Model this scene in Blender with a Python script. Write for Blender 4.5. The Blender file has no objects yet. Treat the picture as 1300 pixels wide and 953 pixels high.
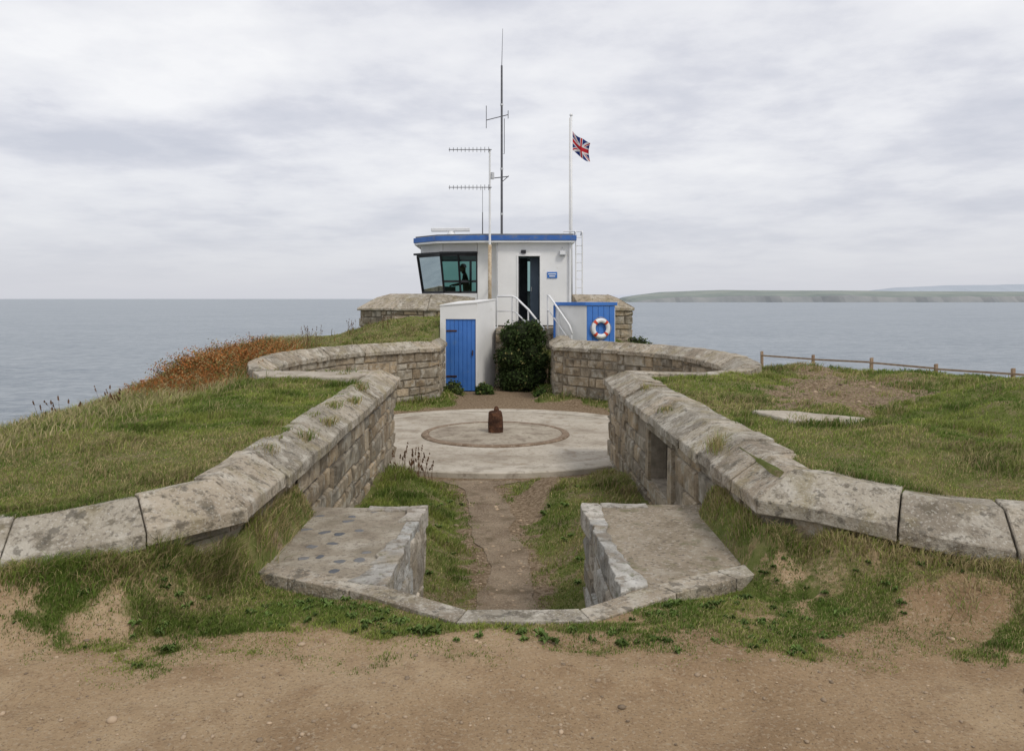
import bpy, bmesh, math, random
import numpy as np
from mathutils import Vector, Matrix
random.seed(7); RNG=np.random.default_rng(11)
sc=bpy.context.scene
COL=sc.collection

# ------------------------------------------------------------ noise
def _hash(ix,iy,seed):
    n=(ix.astype(np.int64)*374761393+iy.astype(np.int64)*668265263+seed*1442695041)&0xffffffff
    n=((n^(n>>13))*1274126177)&0xffffffff
    n=(n^(n>>16))&0xffffffff
    return (n%100003)/100003.0
def vn(x,y,seed=0):
    x=np.asarray(x,float); y=np.asarray(y,float)
    ix=np.floor(x); iy=np.floor(y); fx=x-ix; fy=y-iy
    fx=fx*fx*(3-2*fx); fy=fy*fy*(3-2*fy)
    a=_hash(ix,iy,seed); b=_hash(ix+1,iy,seed); c=_hash(ix,iy+1,seed); d=_hash(ix+1,iy+1,seed)
    return (a*(1-fx)+b*fx)*(1-fy)+(c*(1-fx)+d*fx)*fy
def fbm(x,y,seed=0,o=4):
    s=0;a=.5;t=0
    for i in range(o):
        s=s+a*vn(x*2**i+17.3*i,y*2**i-9.1*i,seed+i); t+=a; a*=.5
    return s/t
def sst(t): 
    t=np.clip(t,0,1); return t*t*(3-2*t)

# ------------------------------------------------------------ materials
def new_mat(name):
    m=bpy.data.materials.new(name); m.use_nodes=True
    nt=m.node_tree; return m,nt,nt.nodes["Principled BSDF"]
def ramp(nt,fac,stops):
    r=nt.nodes.new("ShaderNodeValToRGB")
    el=r.color_ramp.elements
    el[0].position=stops[0][0]; el[0].color=(*stops[0][1],1)
    el[1].position=stops[-1][0]; el[1].color=(*stops[-1][1],1)
    for p,c in stops[1:-1]:
        e=el.new(p); e.color=(*c,1)
    nt.links.new(fac,r.inputs[0]); return r.outputs[0]
def noise(nt,co,scale,detail=6,rough=.6):
    n=nt.nodes.new("ShaderNodeTexNoise"); n.inputs["Scale"].default_value=scale
    n.inputs["Detail"].default_value=detail; n.inputs["Roughness"].default_value=rough
    nt.links.new(co,n.inputs["Vector"]); return n.outputs["Fac"]
def mix(nt,fac,a,b,mode='MIX'):
    m=nt.nodes.new("ShaderNodeMix"); m.data_type='RGBA'; m.blend_type=mode
    for s,v in ((m.inputs[0],fac),(m.inputs[6],a),(m.inputs[7],b)):
        if isinstance(v,(int,float)): s.default_value=v
        elif isinstance(v,tuple): s.default_value=(*v,1)
        else: nt.links.new(v,s)
    return m.outputs[2]
def G(name,c1,c2,scale=3,rough=.85,bump=.3,bscale=30,attr=False,spots=(),metal=0,bdist=.01,detail=8,lo=.35,hi=.65,spec=.3):
    m,nt,b=new_mat(name)
    co=nt.nodes.new("ShaderNodeTexCoord").outputs["Object"]
    f=noise(nt,co,scale,detail)
    c=ramp(nt,f,[(lo,c1),(hi,c2)])
    if attr:
        a=nt.nodes.new("ShaderNodeAttribute"); a.attribute_name="Col"
        c=mix(nt,1.0,c,a.outputs["Color"],'MULTIPLY')
    for (sc_,lo_,hi_,colr,amt) in spots:
        s=noise(nt,co,sc_,5,.6)
        k=ramp(nt,s,[(lo_,(0,0,0)),(hi_,(amt,amt,amt))])
        c=mix(nt,k,c,colr)
    nt.links.new(c,b.inputs["Base Color"])
    b.inputs["Roughness"].default_value=rough; b.inputs["Metallic"].default_value=metal
    b.inputs["Specular IOR Level"].default_value=spec
    if bump:
        h=noise(nt,co,bscale,8,.65)
        bp=nt.nodes.new("ShaderNodeBump"); bp.inputs["Strength"].default_value=bump; bp.inputs["Distance"].default_value=bdist
        nt.links.new(h,bp.inputs["Height"]); nt.links.new(bp.outputs[0],b.inputs["Normal"])
    return m

M={}
M['coping']=G("granite_coping",(.285,.24,.18),(.455,.40,.315),2.6,.93,1.,20,True,
   [(5,.50,.62,(.57,.53,.45),.65),(8,.55,.64,(.14,.12,.085),.75),(34,.55,.64,(.14,.12,.095),.65),(3.3,.52,.66,(.26,.215,.11),.6),(60,.56,.63,(.6,.57,.5),.5),(14,.58,.64,(.10,.09,.07),.65)],bdist=.03)
M['stone']=G("rubble_stone",(.24,.20,.145),(.42,.365,.28),5.,.94,1.,20,True,
   [(6,.52,.62,(.50,.47,.40),.6),(4,.55,.67,(.10,.085,.065),.7),(9,.57,.68,(.31,.22,.11),.5),(26,.57,.66,(.11,.095,.07),.5)],bdist=.03)
M['mortar']=G("lime_mortar",(.20,.17,.13),(.36,.315,.25),8,.95,.8,40,bdist=.015)
M['nicheback']=G("shade_painted_stone",(.055,.047,.036),(.13,.11,.085),6,.95,.8,30,bdist=.02)  # stone darkened in colour to paint the shade inside the niche
M['conc']=G("weathered_concrete",(.36,.315,.25),(.50,.45,.37),1.3,.9,.5,45,False,
   [(2.2,.50,.66,(.25,.205,.155),.7),(14,.57,.66,(.18,.145,.11),.55),(.8,.53,.68,(.55,.51,.43),.5),(5,.57,.66,(.28,.22,.15),.6),(32,.58,.66,(.16,.13,.1),.5)],bdist=.01)
M['concdark']=G("stained_concrete",(.27,.225,.17),(.42,.37,.29),2.0,.9,.6,45,False,
   [(3,.50,.64,(.19,.15,.11),.7),(12,.57,.66,(.13,.10,.075),.6),(30,.58,.66,(.5,.46,.38),.4)],bdist=.012)
M['rimrust']=G("rust_stained_rim",(.14,.095,.06),(.27,.20,.14),6,.9,.8,40,False,[(14,.54,.64,(.36,.30,.23),.7)],bdist=.012)
M['concring']=G("concrete_rim",(.40,.36,.29),(.54,.49,.41),2,.9,.5,45,False,[(3,.51,.66,(.25,.21,.16),.7),(14,.57,.66,(.18,.145,.11),.5)],bdist=.008)
M['slabbrown']=G("gravelly_slab",(.24,.195,.135),(.37,.31,.23),3,.95,1.,55,False,
   [(40,.54,.62,(.48,.43,.36),.7),(33,.56,.64,(.11,.09,.07),.7),(4,.52,.66,(.43,.38,.30),.6),(7,.58,.66,(.13,.13,.05),.55)],bdist=.02)
M['pale']=G("pale_lichen_stone",(.35,.325,.28),(.62,.60,.55),7,.92,1.,20,True,[(9,.53,.62,(.24,.20,.15),.75),(24,.56,.63,(.14,.12,.1),.6),(4,.55,.65,(.36,.30,.21),.6),(16,.61,.66,(.10,.12,.05),.5)],bdist=.035)
M['white']=G("white_masonry_paint",(.77,.77,.76),(.85,.85,.84),1.2,.6,.15,60,False,[(2.5,.60,.78,(.56,.53,.47),.4),(9,.62,.72,(.6,.57,.5),.35)],bdist=.004)
M['blue']=G("blue_gloss_paint",(.05,.17,.52),(.07,.21,.60),2,.45,.1,40,False,[(5,.58,.72,(.14,.25,.46),.6)])
M['bluedark']=G("blue_roof_edge_paint",(.045,.13,.40),(.06,.17,.48),3,.5,.1,40,False,[(7,.54,.68,(.18,.2,.26),.6)])
M['darkframe']=G("dark_window_frame",(.02,.022,.025),(.035,.036,.04),5,.5,.05)
M['roof']=G("roof_felt",(.16,.165,.17),(.24,.24,.24),2,.9,.3)
M['galv']=G("galvanised_steel",(.48,.49,.50),(.62,.63,.64),8,.5,.1,40,metal=.2)
M['rust']=G("rusty_iron",(.045,.025,.018),(.11,.055,.035),9,.95,1.,20,False,[(12,.54,.64,(.20,.10,.055),.6)],bdist=.03,spec=.1)
M['rustpole']=G("rust_streaked_pole",(.36,.26,.15),(.62,.53,.40),10,.7,.2)
M['whitemetal']=G("white_enamel",(.74,.75,.76),(.82,.82,.82),4,.4,0)
M['antenna']=G("antenna_metal",(.10,.10,.11),(.17,.17,.18),9,.5,0,metal=.4)
M['wood']=G("weathered_wood",(.27,.18,.12),(.42,.31,.22),9,.9,.4,30)
M['step']=G("concrete_steps",(.28,.26,.22),(.4,.37,.32),3,.9,.4,40)
M['interior']=G("interior_wall_paint",(.35,.37,.38),(.42,.43,.43),2,.8,0)
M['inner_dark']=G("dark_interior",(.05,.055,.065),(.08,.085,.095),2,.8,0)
M['doorslate']=G("slate_blue_door",(.085,.12,.165),(.11,.15,.20),2,.5,0)
M['red']=G("red_paint",(.55,.06,.03),(.62,.08,.04),6,.5,0)
M['signblue']=G("sign_blue",(.03,.16,.5),(.035,.18,.55),6,.4,0)
M['rope']=G("rope",(.35,.3,.2),(.5,.45,.35),40,.9,.2)
M['skin']=G("skin",(.45,.28,.2),(.5,.32,.23),6,.6,0)
M['cloth']=G("dark_jumper",(.02,.025,.04),(.035,.04,.06),20,.9,.2)
M['hair']=G("grey_hair",(.10,.09,.08),(.2,.19,.18),40,.8,.3)

def vcol_mat(name,rough=.7,trans=.0,spec=.15):
    m,nt,b=new_mat(name)
    a=nt.nodes.new("ShaderNodeAttribute"); a.attribute_name="Col"
    nt.links.new(a.outputs["Color"],b.inputs["Base Color"])
    b.inputs["Roughness"].default_value=rough; b.inputs["Specular IOR Level"].default_value=spec
    if trans>0:
        tr=nt.nodes.new("ShaderNodeBsdfTranslucent"); nt.links.new(a.outputs["Color"],tr.inputs[0])
        mx=nt.nodes.new("ShaderNodeMixShader"); mx.inputs[0].default_value=trans
        nt.links.new(b.outputs[0],mx.inputs[1]); nt.links.new(tr.outputs[0],mx.inputs[2])
        nt.links.new(mx.outputs[0],nt.nodes["Material Output"].inputs[0])
    return m
M['grass']=vcol_mat("grass_blades",.65,.25)
M['leaf']=vcol_mat("leaves",.75,.15,.08)
M['flag']=vcol_mat("flag_cloth",.8,.25)
M['pebble']=vcol_mat("pebbles",.9)

def glass():
    m=bpy.data.materials.new("tinted_glass"); m.use_nodes=True; nt=m.node_tree; nt.nodes.clear()
    o=nt.nodes.new("ShaderNodeOutputMaterial"); t=nt.nodes.new("ShaderNodeBsdfTransparent"); t.inputs[0].default_value=(.33,.50,.47,1)
    g=nt.nodes.new("ShaderNodeBsdfGlossy"); g.inputs[0].default_value=(.7,.8,.8,1); g.inputs[1].default_value=.03
    f=nt.nodes.new("ShaderNodeFresnel"); f.inputs[0].default_value=1.5
    x=nt.nodes.new("ShaderNodeMixShader"); nt.links.new(f.outputs[0],x.inputs[0]); nt.links.new(t.outputs[0],x.inputs[1]); nt.links.new(g.outputs[0],x.inputs[2]); nt.links.new(x.outputs[0],o.inputs[0])
    return m
M['glass']=glass()

# ------------------------------------------------------------ mesh helpers
def obj_from(name,verts,faces,mat=None,cols=None,smooth=False):
    me=bpy.data.meshes.new(name)
    me.from_pydata([tuple(v) for v in verts],[],faces); me.update()
    if cols is not None:
        a=me.color_attributes.new("Col",'FLOAT_COLOR','POINT')
        c=np.ones((len(verts),4),np.float32); c[:,:3]=np.asarray(cols)[:, :3]
        a.data.foreach_set("color",c.ravel())
    if mat: me.materials.append(mat)
    o=bpy.data.objects.new(name,me); COL.objects.link(o)
    if smooth: me.polygons.foreach_set("use_smooth",[True]*len(me.polygons))
    return o
def tris_obj(name,V,T,C,mat):
    me=bpy.data.meshes.new(name); V=np.asarray(V,np.float32); T=np.asarray(T,np.int32)
    me.vertices.add(len(V)); me.vertices.foreach_set("co",V.ravel())
    me.loops.add(T.size); me.loops.foreach_set("vertex_index",T.ravel())
    me.polygons.add(len(T)); me.polygons.foreach_set("loop_start",np.arange(0,T.size,3,dtype=np.int32))
    me.update(calc_edges=True)
    a=me.color_attributes.new("Col",'FLOAT_COLOR','POINT')
    c=np.ones((len(V),4),np.float32); c[:,:3]=C; a.data.foreach_set("color",c.ravel())
    me.materials.append(mat); o=bpy.data.objects.new(name,me); COL.objects.link(o); return o
class B:
    """mesh accumulator"""
    def __init__(s): s.v=[];s.f=[];s.c=[]
    def add(s,v,f,c=(1,1,1)):
        n=len(s.v); s.v+= [tuple(p) for p in v]; s.f+=[tuple(i+n for i in q) for q in f]; s.c+=[c]*len(v)
    def box(s,x0,x1,y0,y1,z0,z1,c=(1,1,1)):
        s.add([(x0,y0,z0),(x1,y0,z0),(x1,y1,z0),(x0,y1,z0),(x0,y0,z1),(x1,y0,z1),(x1,y1,z1),(x0,y1,z1)],
          [(0,3,2,1),(4,5,6,7),(0,1,5,4),(1,2,6,5),(2,3,7,6),(3,0,4,7)],c)
    def prism(s,poly,z0,z1,c=(1,1,1)):
        a=sum(poly[i][0]*poly[(i+1)%len(poly)][1]-poly[(i+1)%len(poly)][0]*poly[i][1] for i in range(len(poly)))
        if a<0: poly=poly[::-1]
        n=len(poly)
        zt=z1 if hasattr(z1,'__len__') else [z1]*n
        if a<0 and hasattr(z1,'__len__'): zt=zt[::-1]
        s.add([(p[0],p[1],z0) for p in poly]+[(p[0],p[1],zt[i]) for i,p in enumerate(poly)],
          [tuple(range(n))[::-1],tuple(range(n,2*n))]+[(i,(i+1)%n,n+(i+1)%n,n+i) for i in range(n)],c)
    def seg(s,a,b,w,h,c=(1,1,1),up=(0,0,1)):
        a=Vector(a);b=Vector(b);d=(b-a).normalized();u=Vector(up)
        if abs(d.dot(u))>.98:u=Vector((0,1,0))
        r=d.cross(u).normalized();u=r.cross(d)
        vs=[]
        for p in (a,b):
            for i,j in ((-1,-1),(1,-1),(1,1),(-1,1)): vs.append(p+r*w/2*i+u*h/2*j)
        s.add(vs,[(0,1,2,3),(7,6,5,4),(0,4,5,1),(1,5,6,2),(2,6,7,3),(3,7,4,0)],c)
    def tube(s,pts,r,n=8,c=(1,1,1)):
        pts=[Vector(p) for p in pts]; rs=r if hasattr(r,'__len__') else [r]*len(pts)
        vs=[];fs=[]
        for i,p in enumerate(pts):
            d=(pts[min(i+1,len(pts)-1)]-pts[max(i-1,0)]).normalized()
            u=Vector((0,0,1)) if abs(d.z)<.9 else Vector((1,0,0))
            a=d.cross(u).normalized(); b=d.cross(a)
            for k in range(n):
                t=2*math.pi*k/n; vs.append(p+a*math.cos(t)*rs[i]+b*math.sin(t)*rs[i])
        for i in range(len(pts)-1):
            for k in range(n):
                fs.append((i*n+k,i*n+(k+1)%n,(i+1)*n+(k+1)%n,(i+1)*n+k))
        fs.append(tuple(range(n))[::-1]); fs.append(tuple(range((len(pts)-1)*n,len(pts)*n)))
        s.add(vs,fs,c)
    def lathe(s,prof,cx,cy,n=32,c=(1,1,1)):
        vs=[];fs=[]
        for (r,z) in prof:
            for k in range(n):
                t=2*math.pi*k/n; vs.append((cx+r*math.cos(t),cy+r*math.sin(t),z))
        for i in range(len(prof)-1):
            for k in range(n): fs.append((i*n+k,i*n+(k+1)%n,(i+1)*n+(k+1)%n,(i+1)*n+k))
        fs.append(tuple(range(n))[::-1]); fs.append(tuple(range((len(prof)-1)*n,len(prof)*n)))
        s.add(vs,fs,c)
    def out(s,name,mat,bevel=0,smooth=False,cols=False,seg=2):
        o=obj_from(name,s.v,s.f,mat,s.c if cols else None,smooth)
        bm=bmesh.new(); bm.from_mesh(o.data); bmesh.ops.recalc_face_normals(bm,faces=bm.faces); bm.to_mesh(o.data); bm.free()
        if bevel:
            m=o.modifiers.new("bevel",'BEVEL'); m.width=bevel; m.segments=seg; m.limit_method='ANGLE'; m.angle_limit=math.radians(28)
        return o
def root(name,loc,label,cat,group=None):
    e=bpy.data.objects.new(name,None); e.location=loc; e.empty_display_size=.3; COL.objects.link(e)
    e["label"]=label; e["category"]=cat
    if group: e["group"]=group
    return e
def put(child,parent,label=None):
    child.parent=parent
    loc=parent.location if parent.type=='EMPTY' else Vector((0,0,0))
    child.matrix_parent_inverse=Matrix.Translation(-Vector(loc)) if parent.type=='EMPTY' else Matrix.Identity(4)
    if label: child["label"]=label
    return child
def lab(o,label,cat): o["label"]=label;o["category"]=cat; return o
def struct(o,kind="structure",label=None,cat=None):
    o["kind"]=kind
    if label:o["label"]=label
    if cat:o["category"]=cat
    return o

# ------------------------------------------------------------ layout (camera at origin height 0, looking +Y)
FLOOR=-2.45
PR=[(6.0,3.3),(2.67,4.2),(2.14,4.42),(1.50,4.9),(1.46,7),(1.41,9.5),(1.36,11.9),(2.7,11.75),(3.15,12.15),(3.48,12.9),(3.62,14),(3.55,15),(3.25,16.1),(2.7,17.1),(2.05,17.95),(1.45,18.6),(.95,19.05),(.98,21.3)]
PL=[(-6.0,3.2),(-2.6,4.03),(-1.96,4.27),(-1.56,4.72),(-1.59,7),(-1.64,9.5),(-1.70,12.1),(-3.15,11.8),(-3.65,12.25),(-3.95,13.1),(-4.05,14),(-3.95,15),(-3.6,16.1),(-3.0,17.1),(-2.3,17.9),(-1.66,18.6),(-1.68,20.7)]
WL=[(-1.57,6.02)]+PL[4:]; WR=[(1.48,6.02)]+PR[4:]
def zrise(x,y): return .09*float(sst((y-9)/8))-(.10*float(sst((abs(x)-1.65)/1.1)) if y<5.6 else 0)
class Path:
    def __init__(s,pts,side):
        s.P=np.array(pts,float); d=np.diff(s.P,axis=0); L=np.hypot(d[:,0],d[:,1]); s.S=np.concatenate([[0],np.cumsum(L)])
        d/=L[:,None]; N=np.stack([-d[:,1],d[:,0]],1)*side
        m=[N[0]]
        for i in range(1,len(pts)-1):
            v=N[i-1]+N[i]; v/=np.hypot(*v); k=1/max(.6,v.dot(N[i])); m.append(v*k)
        m.append(N[-1]); s.M=np.array(m); s.L=s.S[-1]
    def at(s,t,off):
        x=np.interp(t,s.S,s.P[:,0]+s.M[:,0]*off); y=np.interp(t,s.S,s.P[:,1]+s.M[:,1]*off); return x,y
def sweep(path,prof,cuts,gap=.006,jz=.006,colr=lambda i:(1,1,1),rise=True,jo=.006,rough=0,step=9):
    b=B()
    for i in range(len(cuts)-1):
        a=cuts[i]+gap*random.uniform(.6,1.6); e=cuts[i+1]-gap*random.uniform(.6,1.6)
        ss=[a,e]+[t for t in path.S if a+.03<t<e-.03]
        k=1
        while a+k*step<e-.05: 
            if min(abs(a+k*step-t) for t in ss)>.03: ss.append(a+k*step)
            k+=1
        if len(ss)==2: ss.append((a+e)/2)
        ss=sorted(ss)
        dz0=random.uniform(-jz,jz); dz1=random.uniform(-jz,jz); do=random.uniform(-jo,jo)
        vs=[];n=len(prof)
        for t in ss:
            k=(t-a)/(e-a)
            for (o,z) in prof:
                x,y=path.at(t,o+do+random.uniform(-rough,rough)); vs.append((x,y,z+dz0*(1-k)+dz1*k+random.uniform(-rough,rough)*.7+(zrise(x,y) if rise else 0)))
        fs=[]
        for j in range(len(ss)-1):
            for q in range(n): fs.append((j*n+q,j*n+(q+1)%n,(j+1)*n+(q+1)%n,(j+1)*n+q))
        fs.append(tuple(range(n))); fs.append(tuple(range((len(ss)-1)*n,len(ss)*n))[::-1])
        b.add(vs,fs,colr(i))
    return b
def rcuts(path,a,e,lo,hi,snap=()):
    c=[a]
    pts=sorted([t for t in snap if a<t<e])+[e]
    for p in pts:
        s=c[-1]; n=max(1,round((p-s)/random.uniform(lo,hi)))
        for k in range(1,n): c.append(s+(p-s)*(k+random.uniform(-.25,.25))/n)
        c.append(p)
    return c
def rc():
    v=random.uniform(.76,1.12); w=random.uniform(-.03,.05); return (v*(1+w),v,v*(1-w))
def masonry(path,a0,e0,z0,z1,off=.07,skip=None,rise=True,hlo=.14,hhi=.28):
    b=B(); secs=[a0]
    while secs[-1]<e0-1.0: secs.append(min(e0,secs[-1]+random.uniform(.8,2.2)))
    if secs[-1]<e0: secs.append(e0)
    for a,e in zip(secs[:-1],secs[1:]):
        z=z0
        while z<z1-.02:
            h=random.uniform(hlo,hhi)
            if z+h>z1-.09: h=z1-z
            s=a+random.uniform(-.2,0)
            while s<e:
                l=random.uniform(.18,.60)*(1.35 if random.random()<.2 else 1)
                s0=max(s,a)+.003; s1=min(s+l,e)-.003
                if e-s1<.1: s1=e-.003; l=e-s+.01
                if s1-s0>.05 and not (skip and skip(s0,s1,z,z+h)):
                    j=lambda k=.018: random.uniform(-k,k)
                    p=random.uniform(.0,.022)
                    zz0=z+.003;zz1=z+h-.003
                    q=[(s0+abs(j()),zz0+abs(j())),(s1-abs(j()),zz0+abs(j())),(s1-abs(j()),zz1-abs(j())),(s0+abs(j()),zz1-abs(j()))]
                    rz=lambda x,y:(zrise(x,y) if rise else 0)
                    vs=[]
                    for (t,zv) in q:
                        x,y=path.at(t,off+.05); vs.append((x,y,zv+rz(x,y)))
                    for (t,zv) in q:
                        x,y=path.at(t,off+.008-p*.3+j(.006)); vs.append((x,y,zv+rz(x,y)))
                    cxm=(s0+s1)/2; czm=(zz0+zz1)/2
                    for (t,zv) in q:
                        ins=random.uniform(.012,.032)
                        t2=t+(ins if t<cxm else -ins); z2=zv+(ins*.7 if zv<czm else -ins*.7)
                        x,y=path.at(t2,off-.006-p+j(.009)); vs.append((x,y,z2+rz(x,y)))
                    tm=cxm+j(.06)*.8; zm=czm+j(.02)
                    x,y=path.at(tm,off-.010-p+j(.012)); vs.append((x,y,zm+rz(x,y)))
                    fs=[]
                    for r in (0,4):
                        for k in range(4): fs.append((r+k,r+(k+1)%4,r+4+(k+1)%4,r+4+k))
                    for k in range(4): fs.append((8+k,8+(k+1)%4,12))
                    b.add(vs,fs,(lambda v,w:(v*(1+w),v,v*(1-1.2*w)))(random.uniform(.58,1.22),random.uniform(-.04,.10)))
                s+=l
            z+=h
    return b
def body(path,a,e,z0,z1,o0=.085,o1=.46,rise=True):
    return sweep(path,[(o0,z0),(o0,z1),(o1,z1),(o1,z0)],[a,e],gap=0,jz=0,jo=0,rise=rise)

pr=Path(PR,-1); pl=Path(PL,1)
def build_wall(path,label,prof,niche=None,snap_idx=(1,2,3,6),bw=.46):
    r=root("stone_wall",(path.P[6][0],path.P[6][1],FLOOR),label,"stone wall")
    sk=None
    if niche:
        sk=lambda s0,s1,za,zb: (s1>niche[0]-.1 and s0<niche[1]+.1 and zb>niche[3]+.02)
    mb=masonry(path,0.02,path.L-.01,-2.55,-1.265,skip=sk)
    put(mb.out("masonry",M['stone'],cols=True),r)
    b=B()
    if niche:
        n0,n1,nt_,nb_=niche
        for (a,e,z0,z1,o) in ((0,n0,-2.6,-1.26,.085),(n1,path.L,-2.6,-1.26,.085),(n0,n1,nt_,-1.26,.085),(n0,n1,nb_,nt_,.27),(n0,n1,-2.6,nb_,.085)):
            q=body(path,a,e,z0,z1,o,bw); b.add(q.v,q.f)
    else:
        b=body(path,0,path.L,-2.6,-1.26,.085,bw)
    put(b.out("core",M['mortar']),r)
    if niche:
        fr=B()
        for (a,e,z0,z1) in ((n0-.17,n0,nb_-.02,nt_+.0),(n1,n1+.17,nb_-.02,nt_+.0),(n0-.17,n1+.17,nt_+.003,-1.262),(n0-.17,n1+.17,nb_-.13,nb_-.023)):
            q=sweep(path,[(.05,z0),(.04,z0+.01),(.045,z1),(.20,z1),(.20,z0)],[a,e],gap=.003,jz=.004,jo=.008,rough=.005,step=.25); fr.add(q.v,q.f,rc())
        put(fr.out("niche_frame",M['stone'],bevel=.008,cols=True),r)
        nb2=sweep(path,[(.245,nb_+.002),(.245,nt_-.002),(.262,nt_-.002),(.262,nb_+.002)],[n0+.002,n1-.002],gap=0,jz=0,jo=0); put(nb2.out("niche_back",M['nicheback']),r)  # thin dark sheet carrying the painted recess shade
    cu=rcuts(path,0,path.L,.5,.95,[path.S[i] for i in snap_idx])
    cb=sweep(path,prof,cu,gap=.004,jz=.012,colr=lambda i:rc(),jo=.014,rough=.006,step=.22)
    o=cb.out("coping",M['coping'],bevel=.006,cols=True,seg=1); put(o,r)
    return r
profL=[(0.0,-1.32),(0.0,-1.235),(.25,-1.075),(.38,-1.085),(.38,-1.30)]
profR=[(0.0,-1.32),(0.0,-1.235),(.28,-1.075),(.52,-1.085),(.52,-1.30)]
sN0=float(np.interp(7.65,[PR[4][1],PR[5][1]],[pr.S[4],pr.S[5]])); sN1=float(np.interp(8.65,[PR[4][1],PR[5][1]],[pr.S[4],pr.S[5]]))
build_wall(pr,"curving rubble stone wall with broad granite coping and a niche",profR,niche=(sN0,sN1,-1.42,-1.95))
build_wall(pl,"curving rubble stone wall with lichen-spotted granite coping",profL,bw=.36)

# ------------------------------------------------------------ terrain
FLx=[-30,-6,-2.6,-1.96,-1.58,1.47,2.14,2.67,6,30]; FLy=[2.4,3.2,4.03,4.3,4.65,4.9,4.5,4.25,3.3,2.0]
inner=WL+[(-1.95,20.75),(-1.95,22.3),(1.0,22.3)]+WR[::-1]
passage=[(-.74,6.1),(-.78,4.45),(-.30,4.06),(.42,4.08),(.66,4.4),(.62,6.1)]
def inpoly(x,y,poly):
    r=np.zeros(np.shape(x),bool); n=len(poly)
    for i in range(n):
        x0,y0=poly[i]; x1,y1=poly[(i+1)%n]
        if y0==y1: continue
        c=((y0>y)!=(y1>y))&(x<(x1-x0)*(y-y0)/(y1-y0)+x0); r^=c
    return r
def dline(x,y,pts):
    d=np.full(np.shape(x),1e9)
    for (a,b) in zip(pts[:-1],pts[1:]):
        ax,ay=a;bx,by=b;dx=bx-ax;dy=by-ay;L=dx*dx+dy*dy
        t=np.clip(((x-ax)*dx+(y-ay)*dy)/L,0,1); d=np.minimum(d,np.hypot(x-ax-t*dx,y-ay-t*dy))
    return d
def in_pit(x,y,ex=.0):
    a=inpoly(x,y,inner)
    if ex>0:
        a=a|(((dline(x,y,WL)<ex*.75)|(dline(x,y,WR)<ex))&(y>6.02))
    return a|inpoly(x,y,passage)
def xc(y): return np.interp(y,[4,6.3,7.2,8.2,9.2,10.3,10.9],[0,-.05,-.02,-.16,-.24,-.42,-.44])
CX,CY=-.29,14.0
def hh(x,y,floor=True):
    x=np.asarray(x,float);y=np.asarray(y,float)
    fl=np.interp(x,FLx,FLy); ax=np.abs(x)
    n=fbm(x*.6,y*.6,3)-.5; n2=fbm(x*2.2,y*2.2,9)-.5; n3=fbm(x*1.1,y*1.1,13)-.5
    zf=-1.628+.04*n2+.04*n3+(.27+.05*n3)*sst((y-fl+.62)/.60)*sst((ax-1.50)/.40)-.045*sst((ax-1.65)/1.1)*sst((y-fl+.8)/.6)
    zl=-1.12-.24*sst((-x-3)/2.2)+.18*n+.09*n2+.12*n3
    zr=-1.11-.030*np.maximum(0,y-8)+.18*n*sst((x-2.4)/2)+.12*n2*sst((x-2)/1)+.32*n3*sst((x-2.4)/1.2)
    zr=zr+.17*np.exp(-((x-5.6)**2/1.2+(y-8.2)**2/1.6))+.12*np.exp(-((x-6.2)**2/1.5+(y-11.2)**2/.7))-.12*np.exp(-((x-4.0)**2/.7+(y-9.6)**2/2))+.12*np.exp(-((x-2.8)**2/1.6+(y-11.0)**2/.6))
    zr=zr-.11*np.maximum(0,y-15)-.045*np.maximum(0,x-5)-.06*np.maximum(0,x-10)
    zlawn=np.where(x<0,zl,zr)-.08*sst((ax-1.8)/1)*sst((6-y)/1.5)
    k=sst((x+1)/2); zb=zl*(1-k)+zr*k; zlawn=np.where(y>19,zb,zlawn)
    w=np.where(ax<6,.08,.08+(ax-6)*.8)
    t=sst((y-fl-.22)/w)
    between=(x>-1.82)&(x<1.70)&(y<6.1)
    t=np.where(between&(y>4.3),0,t)
    z=zf*(1-t)+zlawn*t
    bank=.28*sst((np.abs(x+.045)-1.38)/.19)*sst((6.25-y)/.35)*sst((y-4.25)/.6)
    zb2=np.maximum(-1.68+bank,np.where(np.abs(x+.045)>1.38,zf-.06,-1.68))
    z=np.where(between&(y>4.3),zb2,z)
    z=z+.60*np.exp(-((x+2.2)**2/(2*2.3**2)+(y-22.6)**2/(2*2.2**2)))
    m=np.exp(-((x-2.2)**2/(2*2.0**2)+(y-24.5)**2/(2*2.8**2))); z=z*(1-m)+(-1.05)*m
    bl=((x>-5)&(x<3.6)&(y>23.9)&(y<28.2)); z=np.where(bl,np.minimum(z,-.9),z)
    xe=-4.9-.13*np.maximum(0,y-8)
    tl=np.maximum(0,xe-x); z=z-1.3*tl*tl/(tl+1.0)
    tr=np.maximum(0,x*.824+y*.559-20.8); z=z-1.4*tr*tr/(tr+1.0)
    tb=np.maximum(0,y-29); z=z-1.4*tb*tb/(tb+1.0)
    z=np.maximum(z,-40)
    if floor:
        pit=in_pit(x,y,.28)
        zp=FLOOR+.03*n2
        bank=sst((np.abs(x-xc(y))-.36)/.6)*sst((y-4)/1)*sst((np.hypot(x-CX,y-CY)-3.2)/1.0)
        zp=zp+np.where(y<13,(.22+.2*n3)*bank,0)+np.where(y>13,.14*sst((.55-np.minimum(dline(x,y,PL[10:]),dline(x,y,PR[10:])))/.5),0)
        z=np.where(pit,zp,z)
    return z
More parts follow.
